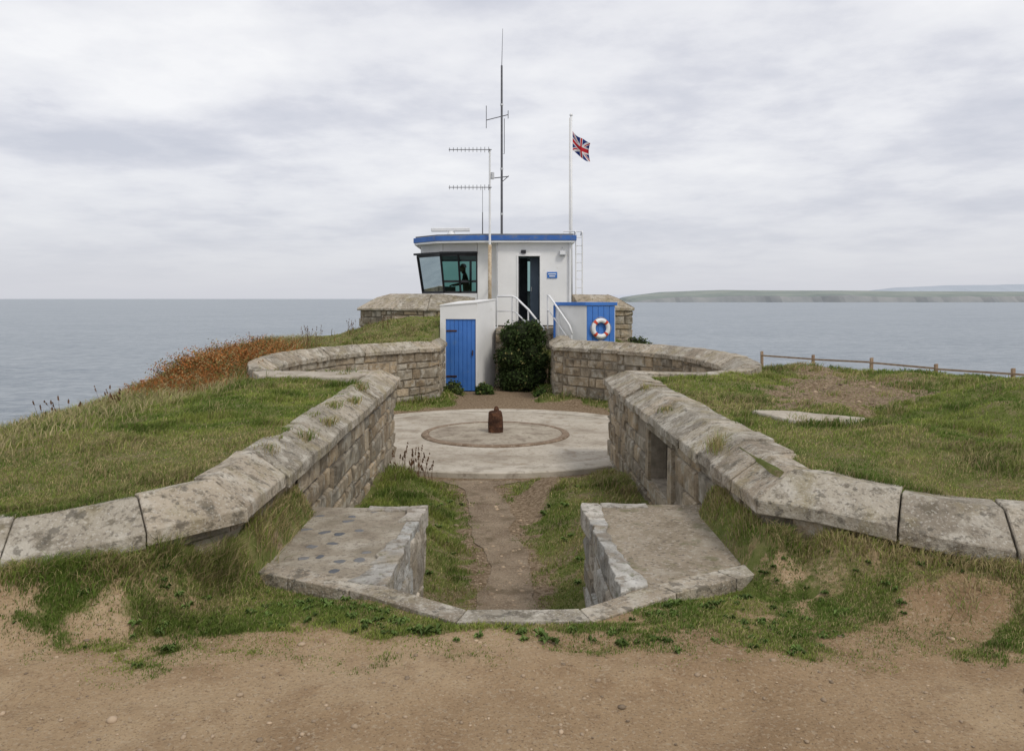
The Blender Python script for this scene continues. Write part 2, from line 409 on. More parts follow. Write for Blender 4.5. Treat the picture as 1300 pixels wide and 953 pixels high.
def gmask(x,y):
    fl=np.interp(x,FLx,FLy); ax=np.abs(x)
    n=fbm(x*1.3,y*1.9,21); n2=fbm(x*4.5,y*5.5,33); n3=fbm(x*.9,y*.9,55); n4=fbm(x*11,y*12,44)
    edge=3.50+.05*np.sin(x*1.7)+(n-.5)*.55+(n4-.5)*.40-.10*sst((-x-.8)/1)+.05*np.exp(-(x/1.0)**2)
    gf=sst((y-edge)/.34)*(.62+.38*sst((n2-.40)/.12))*(.42+.58*sst((n4*.5+n2*.5-.40+.14*sst((y-3.8)/.4))/.1))
    gf=gf*(1-.75*sst((fbm(x*1.8+3,y*3.2,61)-.58)/.06)*sst((4.35-y)/.3))
    gf=gf*(1-.8*sst((fbm(x*2.2+9,y*2.2,67)-.52)/.06)*np.exp(-((y-(fl-.40))/.10)**2)*(ax>1.8))
    front=(y<fl+.05)|((ax<1.75)&(y<6.1))
    g=gf
    lawn=.66+.34*sst((n2-.36)/.1)*sst((n4-.32)/.1)
    xt=np.interp(y,[8.0,8.6,9.6,10.6,11.6,13.0,15.0],[3.0,3.7,4.2,4.3,4.7,5.3,5.6])
    wt=np.interp(y,[7.8,8.4,9.6,10.8,12,15],[.1,.55,.75,.65,.35,.15])
    tr_=sst((np.abs(x-xt)-wt-(n2-.5)*1.1-(n4-.5)*.8)/.35); tr_=np.where((y>7.9)&(y<15),tr_,1)
    lawn=np.where(x>0,lawn*(.12+.88*tr_),lawn)
    g=np.where(~front,lawn,g)
    pit=in_pit(x,y,.05)
    dw=np.abs(x-xc(y))
    gp=sst((dw-.23-(n2-.5)*.6-(n4-.5)*.35)/.16)*(.55+.45*sst((n2-.38)/.1))
    xb=np.interp(y,[8.6,9.6,10.6],[-.05,.25,.65]); br=sst((np.abs(x-xb)-.16-(n2-.5)*.3)/.15); gp=gp*np.where((y>8.6),br,1)
    r=np.hypot(x-CX,y-CY)
    gp=gp*sst((r-3.28-(n2-.45)*.6)/.2)*np.where(y>13,0,1)
    dwall=np.minimum(dline(x,y,PL[6:]),dline(x,y,PR[6:]))
    gp=np.where(y>13,sst((.45+(n-.5)*.8-dwall)/.2),gp)
    return np.where(pit,gp,g)
def axis(segs):
    a=[]
    for (s,e,st) in segs: a+=list(np.arange(s,e,st))
    return np.array(a+[segs[-1][1]])
gx=axis([(-70,-20,3),(-20,-7,.45),(-7,7.5,.075),(7.5,16,.3),(16,60,2)])
gy=axis([(-40,0,2.5),(0,2.3,.25),(2.3,5.2,.05),(5.2,22.5,.075),(22.5,32,.3),(32,60,2)])
XX,YY=np.meshgrid(gx,gy); ZZ=hh(XX,YY)
V=np.stack([XX.ravel(),YY.ravel(),ZZ.ravel()],1)
def micro(x,y): return np.where((y<4.2)&(y>0),(.026*(fbm(x*5,y*7,201)-.5)+.05*(fbm(x*1.3,y*2.2,205)-.5))*sst((4.2-y)/.4),0)
V[:,2]+=micro(V[:,0],V[:,1])
nx=len(gx);ny=len(gy)
ii=(np.arange(ny-1)[:,None]*nx+np.arange(nx-1)[None,:]).ravel()
T=np.concatenate([np.stack([ii,ii+1,ii+nx+1],1),np.stack([ii,ii+nx+1,ii+nx],1)])
gm=gmask(V[:,0],V[:,1]); greyer=np.where(V[:,1]>5,1.,0.); Cc=np.stack([gm,greyer,gm],1)
def ground_mat():
    m,nt,b=new_mat("headland_ground")
    co=nt.nodes.new("ShaderNodeTexCoord").outputs["Object"]
    a=nt.nodes.new("ShaderNodeAttribute"); a.attribute_name="Col"
    sp=nt.nodes.new("ShaderNodeSeparateColor"); nt.links.new(a.outputs["Color"],sp.inputs[0])
    d=ramp(nt,noise(nt,co,1.1,10,.62),[(.32,(.27,.18,.10)),(.5,(.38,.265,.155)),(.68,(.48,.355,.22))])
    d=mix(nt,ramp(nt,noise(nt,co,5,8,.7),[(.5,(0,0,0)),(.68,(.6,.6,.6))]),d,(.25,.16,.09))
    d=mix(nt,ramp(nt,noise(nt,co,60,4),[(.54,(0,0,0)),(.64,(.5,.5,.5))]),d,(.52,.42,.30))
    d=mix(nt,ramp(nt,noise(nt,co,85,4),[(.56,(0,0,0)),(.64,(.6,.6,.6))]),d,(.15,.10,.06))
    d=mix(nt,sp.outputs[1],d,mix(nt,ramp(nt,noise(nt,co,24,7,.72),[(.40,(0,0,0)),(.62,(1,1,1))]),(.14,.095,.055),(.34,.26,.175)))
    g=ramp(nt,noise(nt,co,3.5,8),[(.3,(.085,.11,.024)),(.5,(.14,.16,.045)),(.7,(.23,.20,.09))])
    k=nt.nodes.new("ShaderNodeMath"); k.operation='ADD'
    n=noise(nt,co,26,7,.7); s=nt.nodes.new("ShaderNodeMath"); s.operation='MULTIPLY_ADD'; s.inputs[1].default_value=1.5; s.inputs[2].default_value=-.78
    nt.links.new(n,s.inputs[0]); nt.links.new(s.outputs[0],k.inputs[0]); nt.links.new(sp.outputs[0],k.inputs[1])
    f=ramp(nt,k.outputs[0],[(.38,(0,0,0)),(.80,(1,1,1))])
    c=mix(nt,f,d,g)
    ge=nt.nodes.new("ShaderNodeNewGeometry"); sx=nt.nodes.new("ShaderNodeSeparateXYZ"); nt.links.new(ge.outputs["Position"],sx.inputs[0])
    mr=nt.nodes.new("ShaderNodeMapRange"); mr.inputs[1].default_value=-4; mr.inputs[2].default_value=-9; nt.links.new(sx.outputs[2],mr.inputs[0])
    c=mix(nt,mr.outputs[0],c,(.16,.14,.12))
    nt.links.new(c,b.inputs["Base Color"]); b.inputs["Roughness"].default_value=.95; b.inputs["Specular IOR Level"].default_value=.12
    bp=nt.nodes.new("ShaderNodeBump"); bp.inputs["Strength"].default_value=1.; bp.inputs["Distance"].default_value=.038
    nt.links.new(noise(nt,co,12,10,.72),bp.inputs["Height"]); nt.links.new(bp.outputs[0],b.inputs["Normal"])
    return m
M['ground']=ground_mat()
gr=tris_obj("ground",V,T,Cc,M['ground']); struct(gr,label="grassy clifftop ground with bare sandy soil",cat="ground")
gr.data.polygons.foreach_set("use_smooth",[True]*len(gr.data.polygons))

M['path']=G("trodden_gravel",(.19,.135,.085),(.33,.255,.175),3.5,.95,1.,30,False,[(60,.54,.62,(.44,.37,.28),.6),(50,.57,.64,(.09,.07,.05),.6),(5,.52,.62,(.14,.105,.06),.6)],bdist=.035)
pv=[];pf=[]
ys=np.arange(4.3,10.78,.08)
for i,y in enumerate(ys):
    c=float(xc(y)); wl=.21+.22*(float(fbm(np.array(1.),np.array(y*2.6),5))-.5); wr=.21+.25*(float(fbm(np.array(7.),np.array(y*2.6),8))-.5)
    wl+=.25*float(sst((y-10.3)/.4)); wr+=.3*float(sst((y-10.3)/.4))
    for k in range(7):
        x=c-wl+(wl+wr)*k/6; pv.append((x,y,float(hh(np.array(x),np.array(y)))+.008))
for i in range(len(ys)-1):
    for k in range(6): pf.append((i*7+k,i*7+k+1,(i+1)*7+k+1,(i+1)*7+k))
struct(obj_from("path",pv,pf,M['path'],smooth=True),label="narrow trodden gravel path along the trench",cat="path")

# ------------------------------------------------------------ piers, kerb, slabs
def pebble_slab():
    m,nt,b=new_mat("cobble_concrete")
    co=nt.nodes.new("ShaderNodeTexCoord").outputs["Object"]
    base=ramp(nt,noise(nt,co,4,9,.65),[(.32,(.24,.195,.14)),(.5,(.35,.30,.225)),(.66,(.46,.41,.33))])
    base=mix(nt,ramp(nt,noise(nt,co,35,5),[(.54,(0,0,0)),(.62,(.6,.6,.6))]),base,(.16,.13,.1))
    base=mix(nt,ramp(nt,noise(nt,co,2.2,6),[(.52,(0,0,0)),(.62,(.55,.55,.55))]),base,(.21,.175,.12))
    wv=nt.nodes.new("ShaderNodeTexNoise"); wv.inputs["Scale"].default_value=9; nt.links.new(co,wv.inputs["Vector"])
    av=nt.nodes.new("ShaderNodeVectorMath"); av.operation='MULTIPLY_ADD'; av.inputs[1].default_value=(.09,.09,.0); nt.links.new(wv.outputs["Color"],av.inputs[0]); nt.links.new(co,av.inputs[2])
    v=nt.nodes.new("ShaderNodeTexVoronoi"); v.voronoi_dimensions='2D'; v.inputs["Scale"].default_value=8; nt.links.new(av.outputs[0],v.inputs["Vector"])
    k=ramp(nt,v.outputs["Distance"],[(.24,(1,1,1)),(.30,(0,0,0))])
    sp=nt.nodes.new("ShaderNodeSeparateColor"); nt.links.new(v.outputs["Color"],sp.inputs[0])
    g=nt.nodes.new("ShaderNodeMath"); g.operation='GREATER_THAN'; g.inputs[1].default_value=.83; nt.links.new(sp.outputs[0],g.inputs[0])
    mk=mix(nt,1.0,k,g.outputs[0],'MULTIPLY')
    c=mix(nt,mk,base,mix(nt,sp.outputs[1],(.10,.11,.125),(.22,.215,.21)))
    nt.links.new(c,b.inputs["Base Color"]); b.inputs["Roughness"].default_value=.9
    h=mix(nt,.3,noise(nt,co,40,8,.7),mk)
    bp=nt.nodes.new("ShaderNodeBump"); bp.inputs["Strength"].default_value=1; bp.inputs["Distance"].default_value=.03
    nt.links.new(h,bp.inputs["Height"]); nt.links.new(bp.outputs[0],b.inputs["Normal"])
    return m
M['cobble']=pebble_slab()
def ragged(poly,k=.018,step=.09):
    o=[];n=len(poly)
    for i in range(n):
        a=poly[i];b_=poly[(i+1)%n];L=math.hypot(b_[0]-a[0],b_[1]-a[1]);m=max(1,int(L/step))
        for q in range(m):
            f=q/m;o.append((a[0]+(b_[0]-a[0])*f+(random.uniform(-k,k) if q else 0),a[1]+(b_[1]-a[1])*f+(random.uniform(-k,k) if q else 0)))
    return o
def build_pier(poly,path,edge,mat,label):
    r=root("stone_pier",(sum(p[0] for p in poly)/len(poly),sum(p[1] for p in poly)/len(poly),FLOOR),label,"stone pier")
    b=B(); b.prism(poly,-2.6,-1.612); o=b.out("top_slab",mat,bevel=.01); put(o,r)
    mb=masonry(path,0.0,path.L,-2.5,-1.63,off=.035,rise=False,hlo=.13,hhi=.30); put(mb.out("masonry",M['pale'],cols=True),r)
    e=B()
    for q,z in edge: e.prism(ragged(q,.022),-1.75,z,rc())
    put(e.out("edging",M['pale'],bevel=.008,cols=True),r)
    return r
ppl=Path([(-.70,4.44),(-.64,6.17),(-1.58,6.22)],1)
ppr=Path([(.585,4.30),(.535,6.28),(1.42,6.28)],-1)
build_pier([(-1.80,5.02),(-.89,4.535),(-.74,4.45),(-.68,6.13),(-1.6,6.18)],ppl,
  [([(-.94,4.52),(-.71,4.43),(-.69,4.86),(-.83,4.80)],-1.597),([(-.86,4.81),(-.695,4.87),(-.68,5.30),(-.79,5.28)],-1.592),
   ([(-.77,5.29),(-.68,5.31),(-.665,5.73),(-.76,5.72)],-1.600),([(-.82,5.73),(-.665,5.74),(-.645,6.15),(-.78,6.12)],-1.590),([(-1.10,6.02),(-.79,6.03),(-.79,6.15),(-1.10,6.16)],-1.598)],
  M['cobble'],"low pier topped with pebbly concrete and pale stone edging")
build_pier([(.62,4.30),(.886,4.52),(1.52,4.92),(1.56,6.24),(.575,6.25)],ppr,
  [([(.59,4.33),(.76,4.45),(.70,4.81),(.585,4.82)],-1.595),([(.583,4.83),(.72,4.82),(.66,5.27),(.575,5.27)],-1.601),
   ([(.573,5.28),(.66,5.28),(.67,5.75),(.56,5.76)],-1.593),([(.558,5.77),(.68,5.76),(.68,6.23),(.545,6.25)],-1.598),([(.69,6.14),(1.05,6.13),(1.05,6.24),(.69,6.25)],-1.600)],
  M['slabbrown'],"low pier topped with gravelly slab and pale stone edging")
kp=[(-1.72,4.80),(-.90,4.385),(-.28,3.955),(.40,3.965),(.90,4.345),(1.68,4.80)]
kpa=Path(kp,1)
kcuts=[0,kpa.S[1]*.52,kpa.S[1],kpa.S[2],kpa.S[3],kpa.S[4],(kpa.S[4]+kpa.S[5])/2,kpa.S[5]]
kb=sweep(kpa,[(0,-1.9),(0,-1.605),(.15,-1.602),(.155,-2.5),(.01,-2.5)],kcuts,gap=.003,jz=.002,jo=.003,rise=False,colr=lambda i:rc(),rough=.003,step=.2)
ko=kb.out("kerb",M['coping'],bevel=.004,cols=True,seg=1); lab(ko,"low granite kerb edging the sunken entrance","kerb")

b=B(); 
zz=float(hh(np.array(2.7),np.array(7.3)))
b.prism(ragged([(2.3,7.7),(2.5,7.05),(3.05,6.95),(3.2,7.2),(2.75,7.6)],.03,.15),zz-.15,zz+.03); lab(b.out("concrete_slab",M['conc'],bevel=.02),"flat concrete slab sunk in the grass","slab")
b=B()
b.prism(ragged([(-3.5,11.0),(-2.2,10.75),(-2.0,11.45),(-3.2,11.7),(-3.8,11.65)],.04,.2),-1.4,-1.06); lab(b.out("concrete_slab",M['conc'],bevel=.02),"cracked concrete slab beside the pit wall","slab")

# ------------------------------------------------------------ gun platform
r=root("gun_platform",(CX,CY,FLOOR),"round concrete gun platform with rust-stained raised inner disc","gun platform")
b=B(); b.lathe([(3.15,-2.62),(3.15,-2.385),(3.13,-2.37),(2.72,-2.37),(2.72,-2.6)],CX,CY,96); put(b.out("rim",M['concring']),r)
b=B(); b.lathe([(2.71,-2.6),(2.71,-2.376),(1.30,-2.376),(1.30,-2.6)],CX,CY,96); put(b.out("deck",M['conc']),r)
b=B(); b.lathe([(1.295,-2.6),(1.295,-2.365),(1.275,-2.350),(1.19,-2.345),(1.17,-2.352),(1.17,-2.6)],CX,CY,96); put(b.out("ring",M['rimrust']),r)
b=B(); b.lathe([(1.165,-2.6),(1.165,-2.354),(.62,-2.350),(.60,-2.347),(.45,-2.342),(.0001,-2.342)],CX,CY,72); put(b.out("centre_disc",M['concdark']),r)
r=root("gun_pivot",(CX,CY,-2.34),"slim tapered rusty iron pivot stump","gun pivot")
b=B(); b.lathe([(.132,-2.341),(.134,-2.28),(.130,-2.18),(.127,-2.08),(.118,-2.00),(.100,-1.975),(.0001,-1.968)],CX,CY,20)
b.v=[(x+random.uniform(-.006,.006),y+random.uniform(-.006,.006),z+(random.uniform(-.006,.006) if z>-2.3 else 0)) for x,y,z in b.v]
put(b.out("post",M['rust'],smooth=False),r)
b=B(); b.lathe([(.055,-1.975),(.045,-1.94),(.030,-1.90),(.0001,-1.885)],CX+.015,CY,9); put(b.out("spindle",M['rust']),r)

# ------------------------------------------------------------ sea, headlands, sky
def sea_mat():
    m,nt,b=new_mat("sea_water")
    co=nt.nodes.new("ShaderNodeTexCoord").outputs["Object"]
    mp=nt.nodes.new("ShaderNodeMapping"); mp.inputs["Scale"].default_value=(.6,1.,1); nt.links.new(co,mp.inputs[0])
    c=ramp(nt,noise(nt,mp.outputs[0],.010,8,.7),[(.35,(.19,.225,.26)),(.65,(.255,.29,.32))])
    c=mix(nt,ramp(nt,noise(nt,mp.outputs[0],.30,8,.78),[(.42,(0,0,0)),(.66,(.85,.85,.85))]),c,(.40,.435,.46))
    c=mix(nt,ramp(nt,noise(nt,mp.outputs[0],.12,8,.78),[(.50,(0,0,0)),(.68,(.7,.7,.7))]),c,(.13,.165,.205))
    nt.links.new(c,b.inputs["Base Color"]); b.inputs["Roughness"].default_value=.42; b.inputs["IOR"].default_value=1.33
    b.inputs["Specular IOR Level"].default_value=.5
    bp=nt.nodes.new("ShaderNodeBump"); bp.inputs["Strength"].default_value=1; bp.inputs["Distance"].default_value=1.3
    nt.links.new(noise(nt,mp.outputs[0],.22,9,.72),bp.inputs["Height"]); nt.links.new(bp.outputs[0],b.inputs["Normal"])
    return m
M['sea']=sea_mat()
S=60000
sea=obj_from("water",[(-S,-S,-28),(S,-S,-28),(S,S,-28),(-S,S,-28)],[(0,1,2,3)],M['sea']); struct(sea,label="calm grey-blue sea reaching the horizon",cat="sea")
M['land1']=G("haze_tinted_fields",(.235,.26,.255),(.29,.31,.295),.004,1,0,attr=True,lo=.4,hi=.6)  # aerial haze is blended into the land's base colour
M['land2']=G("hazy_hills",(.36,.40,.45),(.40,.44,.49),.001,1,0)  # bluish haze of distance painted into the hill colour
M['land3']=G("faint_hills",(.50,.53,.59),(.52,.55,.61),.001,1,0)  # paler still, with more haze mixed into the colour
def headland(name,x0,x1,D,prof,mat,label):
    xs=np.linspace(x0,x1,220); vs=[];fs=[];cs=[]
    for i,x in enumerate(xs):
        t=(x-x0)/(x1-x0); h=np.interp(t,[p[0] for p in prof],[p[1] for p in prof])*(1+.10*(float(fbm(np.array(x*.002),np.array(3.),4))-.5))
        jag=(float(fbm(np.array(x*.006),np.array(9.),14))-.5)*260
        ch=(h+28)*.46*(.7+.6*float(fbm(np.array(x*.004),np.array(1.),24)))
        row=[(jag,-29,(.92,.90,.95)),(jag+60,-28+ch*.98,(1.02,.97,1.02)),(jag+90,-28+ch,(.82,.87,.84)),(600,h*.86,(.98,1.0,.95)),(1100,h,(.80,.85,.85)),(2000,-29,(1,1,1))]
        if i==0: row=[(dy,-30,c) for dy,z,c in row]
        for (dy,z,c) in row: vs.append((x,D+dy,z)); cs.append(c)
    for i in range(219):
        for k in range(5): fs.append((i*6+k,(i+1)*6+k,(i+1)*6+k+1,i*6+k+1))
    o=obj_from(name,vs,fs,mat,cs,smooth=False); struct(o,label=label,cat="headland"); return o
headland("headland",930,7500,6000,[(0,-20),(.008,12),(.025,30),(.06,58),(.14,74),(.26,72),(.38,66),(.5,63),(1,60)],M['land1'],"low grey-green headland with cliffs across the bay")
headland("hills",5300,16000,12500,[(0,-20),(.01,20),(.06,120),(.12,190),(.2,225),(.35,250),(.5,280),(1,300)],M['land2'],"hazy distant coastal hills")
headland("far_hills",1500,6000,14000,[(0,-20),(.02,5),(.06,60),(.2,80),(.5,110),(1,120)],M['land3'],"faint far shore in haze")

w=bpy.data.worlds.new("World"); sc.world=w; w.use_nodes=True; nt=w.node_tree; nt.nodes.clear()
SUN=Vector((.55,-.60,.95)).normalized(); elev=math.asin(SUN.z); rot=math.atan2(SUN.x,SUN.y)
out=nt.nodes.new("ShaderNodeOutputWorld")
sky=nt.nodes.new("ShaderNodeTexSky"); sky.sky_type='NISHITA'; sky.sun_disc=False; sky.sun_elevation=elev; sky.sun_rotation=rot
bg1=nt.nodes.new("ShaderNodeBackground"); bg1.inputs[1].default_value=.1; nt.links.new(sky.outputs[0],bg1.inputs[0])
tc=nt.nodes.new("ShaderNodeTexCoord"); sx=nt.nodes.new("ShaderNodeSeparateXYZ"); nt.links.new(tc.outputs["Generated"],sx.inputs[0])
ad=nt.nodes.new("ShaderNodeMath"); ad.operation='ADD'; ad.inputs[1].default_value=.13; nt.links.new(sx.outputs[2],ad.inputs[0])
mx=nt.nodes.new("ShaderNodeMath"); mx.operation='MAXIMUM'; mx.inputs[1].default_value=.05; nt.links.new(ad.outputs[0],mx.inputs[0])
dx=nt.nodes.new("ShaderNodeMath"); dx.operation='DIVIDE'; nt.links.new(sx.outputs[0],dx.inputs[0]); nt.links.new(mx.outputs[0],dx.inputs[1])
dy=nt.nodes.new("ShaderNodeMath"); dy.operation='DIVIDE'; nt.links.new(sx.outputs[1],dy.inputs[0]); nt.links.new(mx.outputs[0],dy.inputs[1])
cb=nt.nodes.new("ShaderNodeCombineXYZ"); nt.links.new(dx.outputs[0],cb.inputs[0]); nt.links.new(dy.outputs[0],cb.inputs[1]); cb.inputs[2].default_value=3.3
n1=noise(nt,cb.outputs[0],.6,8,.55); n2=noise(nt,cb.outputs[0],2.3,9,.58)
cm=nt.nodes.new("ShaderNodeMath"); cm.operation='MULTIPLY_ADD'; cm.inputs[1].default_value=.42
nt.links.new(n2,cm.inputs[0]); 
h1=nt.nodes.new("ShaderNodeMath"); h1.operation='MULTIPLY'; h1.inputs[1].default_value=.66; nt.links.new(n1,h1.inputs[0]); nt.links.new(h1.outputs[0],cm.inputs[2])
cc=ramp(nt,cm.outputs[0],[(.40,(.60,.62,.695)),(.49,(.71,.72,.78)),(.55,(.82,.825,.865)),(.66,(.94,.94,.955))])
hz=ramp(nt,sx.outputs[2],[(0.0,(1,1,1)),(.05,(.7,.7,.7)),(.12,(.30,.30,.30)),(.20,(0,0,0))])
cc=mix(nt,hz,cc,(.64,.65,.705))
bg2=nt.nodes.new("ShaderNodeBackground"); bg2.inputs[1].default_value=1.03; nt.links.new(cc,bg2.inputs[0])
ms=nt.nodes.new("ShaderNodeMixShader"); ms.inputs[0].default_value=.93; nt.links.new(bg1.outputs[0],ms.inputs[1]); nt.links.new(bg2.outputs[0],ms.inputs[2]); nt.links.new(ms.outputs[0],out.inputs[0])
sl=bpy.data.lights.new("sun",'SUN'); sl.energy=1.5; sl.angle=math.radians(14); sl.color=(1,.94,.85)
so=bpy.data.objects.new("sun",sl); so.rotation_euler=(-SUN).to_track_quat('-Z','Y').to_euler(); COL.objects.link(so)
sc.view_settings.view_transform='Standard'; sc.view_settings.look='None'; sc.view_settings.exposure=0

# ------------------------------------------------------------ lookout building
BZ=-.80
r=root("lookout_building",(0,25.5,BZ),"white coastwatch lookout with blue roof edge and angled glazed bay","building")
RT=1.74
b=B()
b.box(-.48,.17,24.0,24.18,BZ,RT); b.box(.86,1.71,24.0,24.18,BZ,RT); b.box(.17,.86,24.0,24.18,1.30,RT)
b.box(1.53,1.71,24.18,28,BZ,RT)
b.box(-2.6,1.53,27.82,28,BZ,.2)
b.box(-2.6,1.53,27.82,28,1.36,RT)
b.box(.9,1.53,27.82,28,.2,1.36)
b.box(-.48,-.30,24.18,24.45,BZ,RT)
b.box(-1.05,-.48,24.27,24.45,BZ,RT)
bay=[(-1.05,24.36),(-2.09,24.58),(-2.85,25.5),(-2.88,27.9)]
for p,q in zip(bay[:-1],bay[1:]):
    b.seg((*p,(BZ+.16)/2),(*q,(BZ+.16)/2),.14,.16-BZ)
    b.seg((*p,(1.38+RT)/2),(*q,(1.38+RT)/2),.14,RT-1.38)
put(b.out("wall",M['white']),r)
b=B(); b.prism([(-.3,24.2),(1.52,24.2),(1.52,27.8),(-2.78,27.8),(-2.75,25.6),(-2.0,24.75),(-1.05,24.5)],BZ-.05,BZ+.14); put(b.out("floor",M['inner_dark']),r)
b=B(); b.box(.95,.99,24.2,27.8,BZ+.14,RT-.02); put(b.out("partition",M['interior']),r)
rp=[(1.93,23.78),(-.95,23.80),(-2.30,24.12),(-3.10,25.05),(-3.2,28.3),(1.93,28.3)]
b=B(); b.prism(rp,RT+.002,RT+.15); ro=put(b.out("roof",M['bluedark'],bevel=.006,seg=1),r)
def inset(poly,k):
    cx=sum(p[0] for p in poly)/len(poly); cy=sum(p[1] for p in poly)/len(poly); return [(cx+(p[0]-cx)*k,cy+(p[1]-cy)*k) for p in poly]
b=B(); b.prism(inset(rp,.97),RT+.148,RT+.20); put(b.out("roof_felt",M['roof']),ro)
b=B(); b.prism(inset(rp,.985),RT-.06,RT); put(b.out("soffit",M['white']),ro)
def lean(p,k):
    cx,cy=-1.0,26.2; d=Vector((p[0]-cx,p[1]-cy)); d.normalize(); return (p[0]+d.x*k,p[1]+d.y*k)
zb,zt=.18,1.34
splits=[((-1.07,24.36),(-2.09,24.58),2),((-2.09,24.58),(-2.85,25.5),1),((-2.85,25.5),(-2.88,27.9),2)]
for si,(p,q,n) in enumerate(splits):
    for k in range(n):
        f0=k/n;f1=(k+1)/n
        a=(p[0]+(q[0]-p[0])*f0,p[1]+(q[1]-p[1])*f0); c=(p[0]+(q[0]-p[0])*f1,p[1]+(q[1]-p[1])*f1)
        def kk(pt): return .02 if pt[0]>-1.2 else .18
        A0=(*a,zb);C0=(*c,zb);A1=(*lean(a,kk(a)),zt);C1=(*lean(c,kk(c)),zt)
        win=B()
        for (u,v) in ((A0,C0),(C0,C1),(C1,A1),(A1,A0)): win.seg(u,v,.06,.09)
        if si<1:
            m0=tuple((Vector(A0)*.70+Vector(A1)*.30)); m1=tuple((Vector(C0)*.70+Vector(C1)*.30)); win.seg(m0,m1,.05,.07)
        wo=put(win.out("window",M['darkframe']),r)
        g=obj_from("pane",[A0,C0,C1,A1],[(0,1,2,3)],M['glass']); g.parent=wo
win=B()
for x in (-2.6,-1.45,-.3,.9): win.box(x-.04,x+.04,27.86,27.94,.2,1.36)
win.box(-2.6,.9,27.86,27.94,.2,.26); win.box(-2.6,.9,27.86,27.94,1.3,1.36)
wo=put(win.out("window",M['darkframe']),r); g=obj_from("pane",[(-2.6,27.9,.2),(.9,27.9,.2),(.9,27.9,1.36),(-2.6,27.9,1.36)],[(0,1,2,3)],M['glass']); g.parent=wo
b=B()
for p,q in zip(bay[:-1],bay[1:]):
    b.seg((*lean(p,.06),1.40),(*lean(q,.20),1.40),.28,.06)
put(b.out("visor",M['darkframe']),r)
b=B(); b.box(.15,.19,23.97,24.2,BZ+.1,1.32); b.box(.84,.88,23.97,24.2,BZ+.1,1.32); b.box(.19,.84,23.97,24.2,1.28,1.32)
put(b.out("door_frame",M['white']),r)
b=B(); b.box(.56,.83,24.6,24.65,BZ+.14,1.26); d=put(b.out("door",M['doorslate'],bevel=.006),r,"slate blue inner door standing ajar")
b=B(); b.seg((.60,24.58,.22),(.60,24.58,.36),.02,.03); h=b.out("handle",M['galv']); h.parent=d
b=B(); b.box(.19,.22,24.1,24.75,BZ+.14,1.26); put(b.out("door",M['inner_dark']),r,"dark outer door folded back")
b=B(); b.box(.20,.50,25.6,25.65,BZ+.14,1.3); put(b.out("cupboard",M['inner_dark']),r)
b=B(); b.box(1.06,1.36,23.975,23.998,.62,.80); n=put(b.out("sign",M['signblue']),r,"small blue sign with two white lines")
b=B(); b.box(1.09,1.33,23.968,23.974,.725,.755); q=b.out("lettering",M['whitemetal']); q.parent=n
b=B(); b.box(1.12,1.30,23.968,23.974,.66,.69); q=b.out("lettering",M['whitemetal']); q.parent=n
b=B(); b.box(1.42,1.62,23.86,23.98,1.30,1.44); b.seg((1.52,23.95,1.42),(1.52,23.95,1.55),.03,.03); fl_=put(b.out("floodlight",M['galv'],bevel=.01),r)
b=B(); b.box(1.44,1.60,23.852,23.858,1.32,1.42); q=b.out("lens",M['whitemetal']); q.parent=fl_
b=B(); b.box(.27,.42,23.93,23.99,1.36,1.46); put(b.out("lamp",M['darkframe'],bevel=.01),r)
b=B(); b.tube([(1.74,23.96,RT),(1.74,23.96,BZ)],.035); put(b.out("downpipe",M['whitemetal']),r)
b=B(); b.tube([(-.44,23.975,RT-.05),(-.44,23.975,BZ)],.012,6); put(b.out("cable",M['galv']),r)
b=B(); b.box(-2.7,-1.2,25.2,25.55,BZ+.14,.12); b.box(-2.2,-1.8,25.25,25.4,.119,.38); lab(b.out("desk",M['inner_dark']),"dark watch desk with a monitor behind glass","desk")

